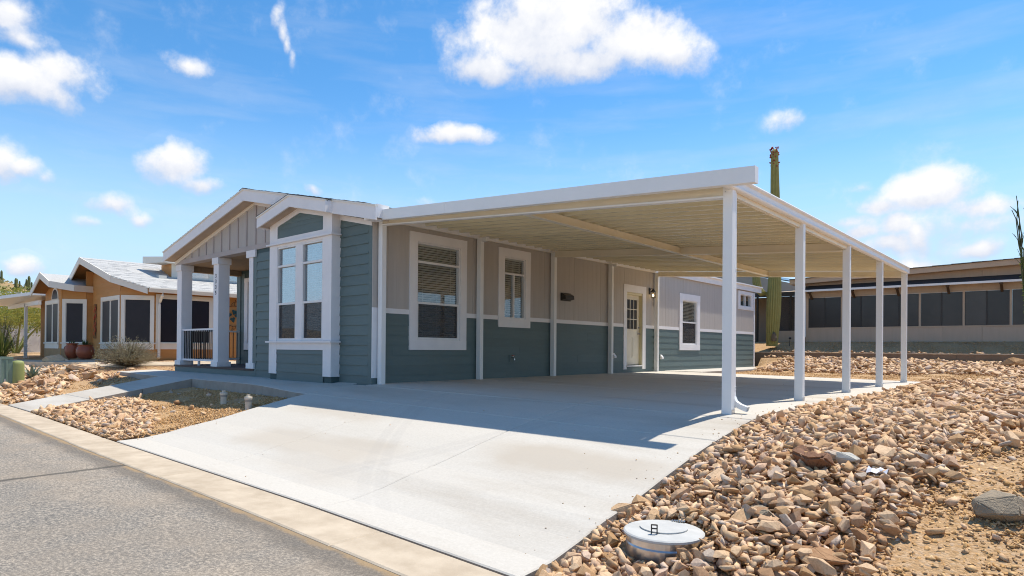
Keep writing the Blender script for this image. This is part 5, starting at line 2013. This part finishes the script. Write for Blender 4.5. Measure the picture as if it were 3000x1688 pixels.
bw = BF.part('front_wall', MT['beige'], BB, 1.0, 14, -.12, -.01, zb0 - .3, zwb - .02)
BF.part('wall_top', MT['beige'], bw, 1.0, 14, -.12, -.01, zwt + .02, 3.5)
panels(BF, bw, MT['beige'], 1.0, 14, zb0 - .1, zwb - .05, [], 1.22, .3, .01)
panels(BF, bw, MT['beige'], 1.0, 14, zwt + .05, 3.7, [], 1.22, .3, .01, zt=lambda u: ztopb(u))
BF.part('window_rail', MT['beiget'], bw, 1.0, 14, -.01, .03, zwb - .05, zwb)
BF.part('window_rail', MT['beiget'], bw, 1.0, 14, -.01, .03, zwt, zwt + .05)
BF.part('footing', MT['concold'], bw, .98, 14, 0, .05, zb0 - .25, zb0 + .06)
for a, b in wins:
    w = BF.part('window', MT['screen2'], BB, a, b, -.05, -.035, zwb, zwt)
    BF.part('mullion', MT['beiget'], w, b, b + .065, -.06, .02, zwb, zwt)
    cs = np.linspace(a, b, 3 if b - a < 2 else 5)
    for c in cs[1:-1]:
        BF.part('screen_bar', MT['bronze'], w, c - .022, c + .022, -.034, -.012, zwb, zwt)
    for c0, c1 in zip(cs[:-1], cs[1:]):
        BF.part('pane', MT['screen2'], w, c0 + .03, c1 - .03, -.034, -.026, zwb + .03, zwt - .03)
BF.part('corner_board', MT['beiget'], bw, .94, 1.05, -.1, .035, zb0 - .2, 3.56)
# raking roof edge and roofing
mb = MB()
mb.add([(x, y, z) for y in (21.55, 30) for x, z in ((.4, ztopb(.4) - .03), (15, ztopb(15) - .03), (15, ztopb(15) + .17), (.4, ztopb(.4) + .17))],
       [(0, 1, 2, 3), (7, 6, 5, 4), (0, 4, 5, 1), (1, 5, 6, 2), (2, 6, 7, 3), (3, 7, 4, 0)])
rb = mb.build('roof', MT['beiget'], BB)
for k in range(48):
    x = .4 + k * .305
    box('roof_tile', MT['shingle'], rb, x + .004, x + .30, 21.50, 22.6, ztopb(x) + .175, ztopb(x) + .205 + random.uniform(-.006, .006))
# long awning on brackets
mb = MB()
mb.add([(.70, 21.99, 3.45), (14, 21.99, 3.47), (14, 21.5, 3.25), (.70, 21.5, 3.23), (.70, 21.99, 3.41), (14, 21.99, 3.43), (14, 21.5, 3.21), (.70, 21.5, 3.19)],
       [(0, 1, 2, 3), (7, 6, 5, 4), (0, 4, 5, 1), (1, 5, 6, 2), (2, 6, 7, 3), (3, 7, 4, 0)])
aw = mb.build('awning', MT['awn'], BB)
box('awning_edge', MT['metalw'], aw, .68, 14, 21.46, 21.498, 3.16, 3.24)
for x in (1.19, 2.83, 4.42, 6.07, 7.67, 9.3, 10.9, 12.5):
    mb = MB()
    mb.prism([(x - .05, 21.52, 3.17), (x - .05, 21.52, 3.09), (x - .05, 21.75, 3.12), (x - .05, 21.75, 3.25)], (.1, 0, 0))
    mb.prism([(x - .04, 21.96, 2.96), (x - .04, 21.99, 2.86), (x - .04, 21.62, 3.12), (x - .04, 21.57, 3.18)], (.08, 0, 0))
    mb.build('bracket', MT['brown'], aw)
# downspout at the corner
MB().tube([(.95, 21.7, 3.62), (.93, 21.75, 3.52), (.93, 21.93, 3.36), (.93, 21.93, 1.28), (.90, 21.85, 1.18), (.78, 21.7, 1.10)], .04, 8).build('downspout', MT['metalw'], BB)
# wing behind the cactus: screened porch under a brown eave, panels on its roof
box('wing_wall', MT['beige'], BB, -6.5, .93, 24.0, 24.2, .7, 3.2)
wg = box('wing_eave', MT['bronze'], BB, -7, .9, 22.4, 22.5, 3.10, 3.28)
box('eave_soffit', MT['brown'], wg, -7, .9, 22.51, 24, 3.26, 3.30)
for x in (-1.35, -.9, .12):
    box('porch_post', MT['bronze'], BB, x, x + .07, 22.45, 22.55, 1.0, 3.1)
box('porch_kneewall', MT['beige'], BB, -.8, .9, 22.44, 22.56, .9, 1.55)
box('porch_screen', MT['insect'], BB, -.8, .9, 22.495, 22.5, 1.551, 3.1)
box('porch_table', MT['beiget'], BB, .15, .8, 23.0, 23.6, 1.75, 1.85)
mb = MB()
mb.add([(-6, 23.4, 3.32), (.9, 23.4, 3.32), (.9, 23.9, 3.50), (-3.2, 23.9, 4.6), (-6, 23.9, 3.9)], [(0, 1, 2), (0, 2, 3, 4)])
mb.prism([(-6.5, 24.1, 3.25), (.93, 24.1, 3.25), (.93, 24.1, 3.50), (-3.2, 24.1, 4.42), (-6.5, 24.1, 3.6)], (0, .1, 0))
mb.build('wing_gable', MT['beiget'], BB)
mb = MB()
for k in range(5):
    x0 = .8 - k * .85
    z0, z1 = 3.66 + (.93 - x0) * .225, 3.66 + (.93 - x0 + .8) * .225
    mb = MB()
    mb.add([(x0, 24.0, z0), (x0 - .8, 24.0, z1), (x0 - .8, 25.6, z1 + .15), (x0, 25.6, z0 + .15), (x0, 24.0, z0 - .05), (x0 - .8, 24.0, z1 - .05), (x0 - .8, 25.6, z1 + .1), (x0, 25.6, z0 + .1)],
           [(0, 1, 2, 3), (7, 6, 5, 4), (0, 4, 5, 1), (1, 5, 6, 2), (2, 6, 7, 3), (3, 7, 4, 0)])
    mb.build('solar_panel', MT['solar'], BB)

# ------------------------------------------------------------------ saguaro
def column(path, radii, ribs=15, seg=4, depth=.10):
    mb = MB()
    n = ribs * seg
    P = [Vector(p) for p in path]
    for i, p in enumerate(P):
        d = (P[min(i + 1, len(P) - 1)] - P[max(i - 1, 0)]).normalized()
        a = Vector((1, 0, 0)) if abs(d.x) < .9 else Vector((0, 1, 0))
        x = (a - d * a.dot(d)).normalized()
        y = d.cross(x)
        for k in range(n):
            t = 2 * math.pi * k / n
            r = radii[i] * (1 - depth * (.5 + .5 * math.cos(ribs * t)) ** 2)
            mb.v.append(tuple(p + x * r * math.cos(t) + y * r * math.sin(t)))
    for i in range(len(P) - 1):
        for k in range(n):
            mb.f.append((i * n + k, i * n + (k + 1) % n, (i + 1) * n + (k + 1) % n, (i + 1) * n + k))
    mb.f.append(tuple((len(P) - 1) * n + k for k in range(n)))
    return mb


SG = thing('saguaro_cactus', 'tall ribbed saguaro with one arm and red fruit on top', 'cactus', (.04, 20.5, 1.0))
zz = [.85, 1.2, 1.7, 2.3, 2.9, 3.4, 4.2, 5.2, 6.2, 7.2, 8.0, 8.7, 9.1, 9.18]
rr_ = [.23, .24, .27, .295, .29, .27, .235, .215, .20, .185, .17, .155, .14, .06]
path = [(.04 + .12 * math.sin((z - 1) * .55) * .35 + (.10 if z > 6 else .10 * (z - 1) / 5), 20.5, z) for z in zz]
mb = column(path, rr_, 17, 4, .13)
mb.build('trunk', MT['saguaro'], SG)
mb = column([(-.10, 20.45, 3.05), (-.35, 20.4, 3.10), (-.52, 20.38, 3.30), (-.58, 20.36, 3.6), (-.60, 20.35, 3.95), (-.61, 20.35, 4.2), (-.61, 20.35, 4.28)], [.11, .15, .17, .17, .15, .10, .03], 13, 4, .13)
mb.build('arm', MT['saguaro'], SG)
MB().lathe([(.10, 0), (.12, .15), (.07, .32), (.01, .4)], (.20, 20.27, 1.05), 9).build('bark_scar', MT['bark'], SG)
mb = MB()
tp = Vector(path[-2])
for _ in range(70):
    a = random.uniform(0, 6.28)
    r_ = random.uniform(.08, .17)
    q = tp + Vector((math.cos(a) * r_, math.sin(a) * r_, random.uniform(-.18, .14) if random.random() < .75 else random.uniform(-.7, 0)))
    d = Vector((math.cos(a), math.sin(a), random.uniform(-.4, .9))).normalized() * random.uniform(.05, .10)
    mb.tube([q, q + d * .5, q + d], [.02, .035, .012], 5)
tag(mb.build('fruit', MT['red'], SG), kind='stuff')

# ------------------------------------------------------------------ ocotillo at the right edge
OC = thing('ocotillo', 'bare thorny ocotillo stems at the right edge above the roof', 'plant', (8.5, 20.3, .85))
mb = MB()
lf = MB()
rr = random.Random(8)
for k in range(9):
    a = rr.uniform(0, 6.28)
    sx_, sy_ = rr.uniform(-.62, .15), rr.uniform(-.5, .5)
    pts = [Vector((8.5, 20.3, .75))]
    for s in range(1, 9):
        f = s / 8
        pts.append(Vector((8.5 + sx_ * f ** 1.4 * 1.25 + rr.gauss(0, .03), 20.3 + sy_ * f + rr.gauss(0, .03), .75 + f * rr.uniform(4.6, 5.4))))
    mb.tube(pts, [.035 - .003 * i for i in range(9)], 5)
    for q in range(3):
        i = rr.randint(4, 7)
        e = pts[i] + Vector((rr.uniform(-.25, .2), rr.uniform(-.2, .2), rr.uniform(.25, .5)))
        mb.tube([pts[i], (pts[i] + e) / 2 + Vector((.03, 0, 0)), e], [.015, .011, .005], 4)
    for i in range(1, 5):
        for _ in range(26):
            q = pts[i] + (pts[i + 1] - pts[i]) * rr.random() + Vector((rr.gauss(0, .03), rr.gauss(0, .03), 0))
            lf.add([q, q + Vector((rr.gauss(0, .03), rr.gauss(0, .03), .02)), q + Vector((rr.gauss(0, .03), rr.gauss(0, .03), .04))], [(0, 1, 2)])
mb.build('stem', MT['ocot'], OC, recalc=False)
tag(lf.build('foliage', MT['ocleaf'], OC, recalc=False), kind='stuff')

# little garden lamp by the cactus
gl = thing('garden_lamp', 'small path light on a stake near the saguaro', 'lamp', (.62, 20.9, ground(.62, 20.9)))
zg2 = ground(.62, 20.9)
MB().tube([(.62, 20.9, zg2), (.64, 20.9, zg2 + .3)], .012, 6).build('stake', MT['black'], gl)
MB().lathe([(.04, 0), (.06, .05), (.075, .055), (.02, .09)], (.64, 20.9, zg2 + .3), 12).build('lamp_head', MT['bronze'], gl)
# ------------------------------------------------------------------ valve box in the rock bed
vc = at(1944, 1603)
vz = vc.z
v0 = (vc.x, vc.y)
VB = thing('valve_cover', 'round galvanised valve cover with latch in the rock bed', 'cover', (v0[0], v0[1], vz))
VR = .262
MB().lathe([(VR - .012, -.08), (VR - .010, .02), (VR - .016, .03), (VR - .016, .072)], (v0[0], v0[1], vz), 48).build('ring', MT['galv'], VB)
mb = MB().lathe([(VR - .004, .073), (VR + .006, .078), (VR + .006, .092), (VR - .004, .099), (VR * .55, .106), (VR * .2, .108)], (v0[0], v0[1], vz), 48)
mb.build('lid', MT['galvlid'], VB)
mb = MB()
ins = [(v0[0] - .01 + .155 * (1 + .04 * math.sin(2 * t)) * math.cos(t), v0[1] + .02 + .155 * math.sin(t), vz + .1085) for t in np.linspace(0, 2 * math.pi, 37)[:-1]]
mb.prism(ins, (0, 0, .007))
mb.build('inspection_plate', MT['galvlid'], VB)
dcam = Vector((CAM[0] - v0[0], CAM[1] - v0[1], 0)).normalized()
sd = Vector((-dcam.y, dcam.x, 0))
lc = Vector((v0[0], v0[1], vz + .108)) + dcam * .14 - sd * .06
mb = MB()
for s in (-1, 1):
    a = lc + sd * .018 * s
    mb.prism([a - sd * .004 - dcam * .006, a + sd * .004 - dcam * .006, a + sd * .004 + dcam * .006, a - sd * .004 + dcam * .006], (0, 0, .06))
for z in (0.03, .054):
    mb.prism([lc - sd * .018 - dcam * .005 + Vector((0, 0, z)), lc + sd * .018 - dcam * .005 + Vector((0, 0, z)), lc + sd * .018 + dcam * .005 + Vector((0, 0, z)), lc - sd * .018 + dcam * .005 + Vector((0, 0, z))], (0, 0, .007))
mb.build('latch', MT['bronze'], VB)
hd = Vector((v0[0], v0[1], vz + .085)) - dcam * (VR - .01) + sd * .10
mb = MB()
for k in range(6):
    q = hd + sd * (k - 2.5) * .016
    mb.tube([q - dcam * .03, q + dcam * .05 + Vector((0, 0, .03))], .007, 6)
mb.build('hinge', MT['galvlid'], VB)

# ------------------------------------------------------------------ rocks
def rock_template(seed, flat=.6, pts=11, size=1.0, long=1.35):
    r = np.random.default_rng(seed)
    P = r.normal(size=(pts, 3))
    P /= np.linalg.norm(P, axis=1)[:, None]
    P *= r.uniform(.75, 1.05, (pts, 1))
    P *= np.array([long, .85, flat]) * .5 * size
    bm = bmesh.new()
    for p in P:
        bm.verts.new(p)
    res = bmesh.ops.convex_hull(bm, input=bm.verts)
    for v in [v for v in bm.verts if not v.link_faces]:
        bm.verts.remove(v)
    bmesh.ops.recalc_face_normals(bm, faces=bm.faces)
    me = bpy.data.meshes.new('rock')
    bm.to_mesh(me)
    bm.free()
    return me


TEMPL = [rock_template(100 + i, random.uniform(.38, .70), random.randint(10, 14), 1, random.uniform(1.15, 1.7)) for i in range(22)]
# the nearest rocks get finer, chipped versions
BIG = []
for i in range(14):
    me = rock_template(300 + i, random.uniform(.42, .72), 14, 1, random.uniform(1.1, 1.6))
    bm = bmesh.new()
    bm.from_mesh(me)
    bmesh.ops.bevel(bm, geom=bm.edges[:], offset=.012, segments=1, affect='EDGES', clamp_overlap=True)
    bmesh.ops.triangulate(bm, faces=bm.faces[:])
    for v in bm.verts:
        v.co *= 1 + random.uniform(-.025, .025)
    bm.to_mesh(me)
    bm.free()
    BIG.append(me)
for me in TEMPL + BIG:
    me.materials.append(MT['rock'])
TD = []
for me in TEMPL:
    V = np.empty(len(me.vertices) * 3)
    me.vertices.foreach_get('co', V)
    me.calc_loop_triangles()
    T = np.empty(len(me.loop_triangles) * 3, dtype=np.int32)
    me.loop_triangles.foreach_get('vertices', T)
    TD.append((V.reshape(-1, 3), T.reshape(-1, 3)))
PEB = []
for i in range(8):
    me = rock_template(500 + i, random.uniform(.5, .8), 7, 1, random.uniform(1.0, 1.5))
    V = np.empty(len(me.vertices) * 3)
    me.vertices.foreach_get('co', V)
    me.calc_loop_triangles()
    T = np.empty(len(me.loop_triangles) * 3, dtype=np.int32)
    me.loop_triangles.foreach_get('vertices', T)
    PEB.append((V.reshape(-1, 3), T.reshape(-1, 3)))
    bpy.data.meshes.remove(me)


def scatter_mesh(name, mat, items, bank):
    """items: (x, y, z, size, rx, ry, rz, template) -> one mesh"""
    vs, fs, off = [], [], 0
    for (x, y, z, s, rx, ry, rz, k) in items:
        V, T = bank[k % len(bank)]
        cz, sz, cx, sx_, cy, sy_ = math.cos(rz), math.sin(rz), math.cos(rx), math.sin(rx), math.cos(ry), math.sin(ry)
        Rm = np.array([[cz, -sz, 0], [sz, cz, 0], [0, 0, 1]]) @ np.array([[cy, 0, sy_], [0, 1, 0], [-sy_, 0, cy]]) @ np.array([[1, 0, 0], [0, cx, -sx_], [0, sx_, cx]])
        vs.append(V @ Rm.T * s + (x, y, z))
        fs.append(T + off)
        off += len(V)
    vs = np.concatenate(vs)
    fs = np.concatenate(fs)
    me = bpy.data.meshes.new(name)
    me.vertices.add(len(vs))
    me.vertices.foreach_set('co', vs.astype(np.float32).ravel())
    me.loops.add(len(fs) * 3)
    me.loops.foreach_set('vertex_index', fs.astype(np.int32).ravel())
    me.polygons.add(len(fs))
    me.polygons.foreach_set('loop_start', np.arange(0, len(fs) * 3, 3, dtype=np.int32))
    me.update(calc_edges=True)
    me.materials.append(mat)
    o = link(name, me)
    return o


def free(x, y, m=.0):
    if in_slab(x, y, -m):
        return False
    if (x - v0[0]) ** 2 + (y - v0[1]) ** 2 < (VR + m) ** 2:
        return False
    return True


rocks = []


def bed(n, region, dens, smin, smax, pw, label, group, emb=.22, tilt=.45):
    """region: x0,x1,y0,y1; dens(x,y) 0..1"""
    x0, x1, y0, y1 = region
    c = 0
    tries = 0
    while c < n and tries < n * 12:
        tries += 1
        x, y = random.uniform(x0, x1), random.uniform(y0, y1)
        if random.random() > dens(x, y):
            continue
        s = smin + (smax - smin) * random.random() ** pw
        if not free(x, y, s * .55):
            continue
        rocks.append([x, y, ground(x, y) + s * emb, s, random.gauss(0, tilt), random.gauss(0, tilt), random.uniform(0, 6.28), random.randrange(22), label, group])
        c += 1


def d_right(x, y):
    lim = interp(y, [-4, -2, 0, 4, 9, 16], [8.25, 8.5, 8.9, 9.3, 9.9, 11.5])
    w = 1 - sstep(lim - .15, lim + .55, x)
    if y > 11:
        w *= 1 - .9 * (1 - sstep(6.8, 8.3, x)) * (1 - sstep(13.8, 15.5, y))
    return max(w, .05)


L_R, G_R = 'angular tan rock in the rock bed right of the driveway', 'tan rocks right of the driveway'
L_B, G_B = 'tan rock on the bank below the retaining wall', 'tan rocks on the rear bank'
L_F, G_F = 'angular tan rock in the front bed beside the gutter', 'tan rocks in the front bed'
L_W, G_W = 'tan rock in the bed left of the front walk', 'tan rocks left of the front walk'
L_T, G_T = 'small rock along the top of the retaining wall', 'rocks on the retaining wall terrace'
# right bed: a bed of small stones with larger ones on top
bed(12500, (6.98, 10.6, -3.99, 12), d_right, .035, .10, 1.4, L_R, G_R, .20)
bed(6500, (6.98, 8.8, -3.99, 3), d_right, .03, .095, 1.3, L_R, G_R, .8, .55)
bed(900, (6.98, 8.7, -3.99, 3), d_right, .09, .15, 1.5, L_R, G_R, .6, .6)
bed(2300, (6.98, 10.4, -3.99, 12), d_right, .085, .19, 1.9, L_R, G_R, .33, .45)
bed(60, (7.05, 10.0, -3.9, 9), d_right, .17, .28, 2.0, L_R, G_R, .26, .4)
bed(1500, (8.0, 12, 9, 19.2), lambda x, y: 1, .06, .22, 2, L_R, G_R, .22)
# bank under the retaining wall
bed(2600, (.1, 9, 14.3, 19.3), lambda x, y: sstep(14.4, 15.6, y), .08, .26, 1.6, L_B, G_B, .25)
bed(260, (0, 12, 19.65, 20.2), lambda x, y: 1 - .8 * sstep(19.8, 20.2, y), .06, .20, 1.6, L_T, G_T, .2)


# front bed between walk and driveway
def d_front(x, y):
    lim = interp(x, [-5.2, -4.4, -3.2, -1.6, -.5], [-2.6, -2.55, -2.75, -3.25, -3.75])
    return max(1 - sstep(lim - .1, lim + .35, y), .012)


bed(2600, (-5.2, -.45, -3.99, -1.1), d_front, .045, .12, 1.5, L_F, G_F, .2)
bed(300, (-5.2, -.45, -3.97, -1.1), d_front, .11, .21, 2, L_F, G_F, .22)


def d_left(x, y):
    lim = interp(x, [-20, -12, -9.5, -8, -7], [-2.1, -1.75, -2.4, -3.0, -3.1])
    a = 1 - sstep(lim - .15, lim + .35, y)
    b = math.exp(-((y - (-1.35 + (x + 10) * .06)) / .28) ** 2) * (1 if x < -9.2 else .0)
    return max(a, b, .03)


def free_path(x, y):
    return True


bed(1900, (-19, -7.02, -3.99, -.3), d_left, .06, .18, 1.5, L_W, G_W, .2)
bed(260, (-19, -7.02, -3.97, -.3), d_left, .16, .34, 1.8, L_W, G_W, .22)

cvec = Vector(CAM)
vis = []
for r_ in rocks:
    d = Vector((r_[0], r_[1], r_[2])) - cvec
    zc = d.dot(fw)
    xc = d.dot(cr_)
    vis.append(r_[3] / max(zc, .3) if zc > .5 and abs(xc / zc) < .79 else 0)
order = np.argsort(-np.array(vis))
own = set(int(i) for i in order[:262])
# every bed shows a few single rocks
for grp in (G_F, G_W, G_B):
    idx = [int(i) for i in order if rocks[int(i)][9] == grp][:12]
    own.update(idx)


def where(x, y, s):
    big = 'larger' if s > .13 else 'smaller'
    dv = math.hypot(x - v0[0], y - v0[1])
    if dv < .55:
        return big + ' tan rock lying close around the valve cover', 'rocks around the valve cover'
    if x < 7.35:
        if y < -1.6:
            return big + ' tan rock hugging the sloping driveway edge', 'rocks along the driveway edge'
        if y < 1.2:
            return big + ' tan rock at the slab edge by the nearest outer carport post', 'rocks by the nearest carport post'
        return big + ' tan rock at the slab edge along the farther carport posts', 'rocks along the farther posts'
    if x > interp(y, [-4, -2, 0, 4, 9, 16], [8.2, 8.45, 8.85, 9.25, 9.85, 11.4]):
        return big + ' tan rock lying alone on the open dirt toward the right edge', 'rocks on the open dirt'
    if y < -1.9:
        return big + ' tan rock in the pile between the valve cover and the open dirt', 'rocks beyond the valve cover'
    if y < .6:
        return big + ' tan rock in the pile around the reddish hollow rock', 'rocks around the hollow rock'
    return big + ' tan rock in the far part of the bed towards the retaining wall', 'rocks in the far part of the bed'


rest = {}
for i, r_ in enumerate(rocks):
    x, y, z, s, rx, ry, rz, k, lb, gp_ = r_
    if i in own:
        o = link('rock', BIG[k % len(BIG)] if vis[i] > .014 else TEMPL[k], None, (x, y, z + s * .03))
        o.rotation_euler = (rx * .7, ry * .7, rz)
        o.scale = (s, s, s)
        if gp_ == G_R:
            lb, g2 = where(x, y, s)
            tag(o, lb, 'rock', g2)
        else:
            tag(o, lb, 'rock', gp_)
    else:
        rest.setdefault(gp_, []).append((x, y, z, s, rx, ry, rz, k))
NM = {G_R: ('rock_bed', 'loose tan stones covering the bed right of the driveway'), G_B: ('rock_bank', 'loose tan stones covering the bank under the retaining wall'),
      G_F: ('front_rock_bed', 'loose tan stones covering the front bed by the gutter'), G_W: ('walk_rock_bed', 'loose tan stones covering the bed left of the walk'),
      G_T: ('terrace_stones', 'scattered stones along the retaining wall top')}
for gp_, it in rest.items():
    tag(scatter_mesh(NM[gp_][0], MT['rock'], it, TD), NM[gp_][1], 'rocks', kind='stuff')

# gravel: small chips over the bare soil
def pebbles(n, region, dens, smin, smax):
    out = []
    x0, x1, y0, y1 = region
    X = rng.uniform(x0, x1, n)
    Y = rng.uniform(y0, y1, n)
    for x, y in zip(X, Y):
        if random.random() > dens(x, y) or not free(x, y, .02):
            continue
        s = smin + (smax - smin) * random.random() ** 2.2
        out.append((x, y, ground(x, y) + s * .12 + .004, s, random.gauss(0, .5), random.gauss(0, .5), random.uniform(0, 6.28), random.randrange(8)))
    return out


one = lambda x, y: 1
gv = pebbles(26000, (6.97, 10.4, -3.99, 4), one, .012, .05) + pebbles(9000, (6.97, 11, 4, 13), one, .02, .06)
gv += pebbles(9000, (7.0, 10.2, -3.99, 3), one, .03, .075)
tag(scatter_mesh('gravel', MT['gravel'], gv, PEB), 'fine golden gravel between the stones at the right', 'gravel', kind='stuff')
gv = pebbles(30000, (-5.2, -.44, -3.99, -1.06), one, .014, .048)
tag(scatter_mesh('bed_gravel', MT['gravel'], gv, PEB), 'fine golden gravel in the front dirt bed', 'gravel', kind='stuff')
gv = pebbles(9000, (-16, -7.02, -3.99, -1.0), lambda x, y: 1 if y < -1.2 + (x + 10) * .1 else .3, .02, .05)
tag(scatter_mesh('side_gravel', MT['gravel'], gv, PEB), 'fine golden gravel left of the front walk', 'gravel', kind='stuff')
gv = pebbles(9000, (-16, -8.8, -2.2, 6), lambda x, y: 1 if y > -1.9 else .2, .025, .06)
tag(scatter_mesh('pink_gravel', MT['pinkg'], gv, PEB), 'pinkish gravel in front of the ochre house', 'gravel', kind='stuff')
gv = pebbles(9000, (1.2, 9, 11.1, 15.5), one, .02, .05) + pebbles(7000, (0, 12, 19.6, 22), one, .025, .06)
tag(scatter_mesh('rear_gravel', MT['gravel'], gv, PEB), 'fine gravel on the flat behind the slab', 'gravel', kind='stuff')

gr = []
for _ in range(170):
    if random.random() < .5:
        x, y = 6.93 - abs(random.gauss(0, .22)), random.uniform(-3.9, 5)
    elif random.random() < .5:
        x, y = random.uniform(-.4, 6.5), random.uniform(-3.95, 8)
    else:
        x, y = -.42 + abs(random.gauss(0, .2)), random.uniform(-3.9, -1.1)
    if x < -.4 or (y > 0 and x < .2):
        continue
    s_ = random.uniform(.006, .02)
    gr.append((x, y, zslab(x, y) + s_ * .25, s_, 0, 0, random.uniform(0, 6.28), random.randrange(8)))
tag(scatter_mesh('slab_grit', MT['gravel'], gr, PEB), 'stray grit lying on the driveway slab', 'grit', kind='stuff')
# ------------------------------------------------------------------ single stones one can name
def boulder(me_seed, name, label, mat, u, v, size, flat, rot, emb=.2, hollow=False):
    q = at(u, v)
    me = rock_template(me_seed, flat, 18, 1, 1.35)
    bm = bmesh.new()
    bm.from_mesh(me)
    bmesh.ops.bevel(bm, geom=bm.edges[:], offset=.035, segments=2, affect='EDGES', clamp_overlap=True)
    bmesh.ops.triangulate(bm, faces=bm.faces[:])
    bmesh.ops.subdivide_edges(bm, edges=bm.edges[:], cuts=1)
    for v_ in bm.verts:
        v_.co *= 1 + random.uniform(-.02, .02)
        if hollow:
            c = Vector((.08, -.12, flat * .5))
            d = (v_.co - c).length
            if d < .38:
                v_.co += (v_.co - c).normalized() * 0 - Vector((0, 0, 1)) * (.38 - d) * .9
    bm.to_mesh(me)
    bm.free()
    me.materials.clear()
    me.materials.append(mat)
    o = link(name, me, None, (q.x, q.y, q.z + size * flat * emb))
    o.rotation_euler = rot
    o.scale = (size,) * 3
    return tag(o, label, 'rock')


boulder(901, 'boulder', 'large smooth grey-brown boulder at the right edge of the dirt', MT['greyrock'], 2945, 1520, .40, .62, (0, .05, 1.0), .3)
boulder(902, 'hollow_rock', 'reddish brown rock with a scooped hollow in the rock bed', MT['redrock'], 2375, 1372, .46, .6, (.15, 0, 2.2), .3, True)
boulder(903, 'pale_rock', 'flat pale grey rock beside the reddish hollow rock', MT['palerock'], 2472, 1370, .36, .4, (.1, .1, 2.6), .35)
boulder(904, 'angular_rock', 'dark angular rock above the valve cover', MT['greyrock'], 2230, 1525, .36, .55, (.2, .1, 2.4), .25)
boulder(905, 'round_rock', 'rounded orange-tan rock at the slab edge near the valve cover', MT['rock'], 1838, 1520, .24, .75, (0, .1, .6), .25)
boulder(916, 'long_rock', 'long flat tan slab of rock low in the rock bed', MT['rock'], 2395, 1655, .40, .34, (.05, .1, 2.2), .25)
boulder(907, 'path_boulder', 'low pinkish boulder beside the neighbour path', MT['rock'], 165, 1067, .75, .5, (0, 0, 1.2), .3)
boulder(908, 'bed_boulder', 'flat brown boulder near the dry shrub', MT['rock'], 240, 1085, .8, .4, (0, 0, 1.0), .3)
boulder(909, 'wall_boulder', 'square tan rock against the right end of the retaining wall', MT['rock'], 2965, 1082, .62, .7, (0, 0, .5), .35)

lt = at(2572, 1418)
mb = MB()
for j in range(5):
    for i in range(5):
        mb.v.append((lt.x + (i - 2) * .035 + random.uniform(-.012, .012), lt.y + (j - 2) * .045 + random.uniform(-.015, .015), lt.z + .09 + random.uniform(-.02, .035)))
for j in range(4):
    for i in range(4):
        a_ = j * 5 + i
        mb.f += [(a_, a_ + 1, a_ + 6), (a_, a_ + 6, a_ + 5)]
tag(mb.build('paper_scrap', MT['litter'], recalc=False), 'crumpled white paper scrap among the rocks', 'litter')
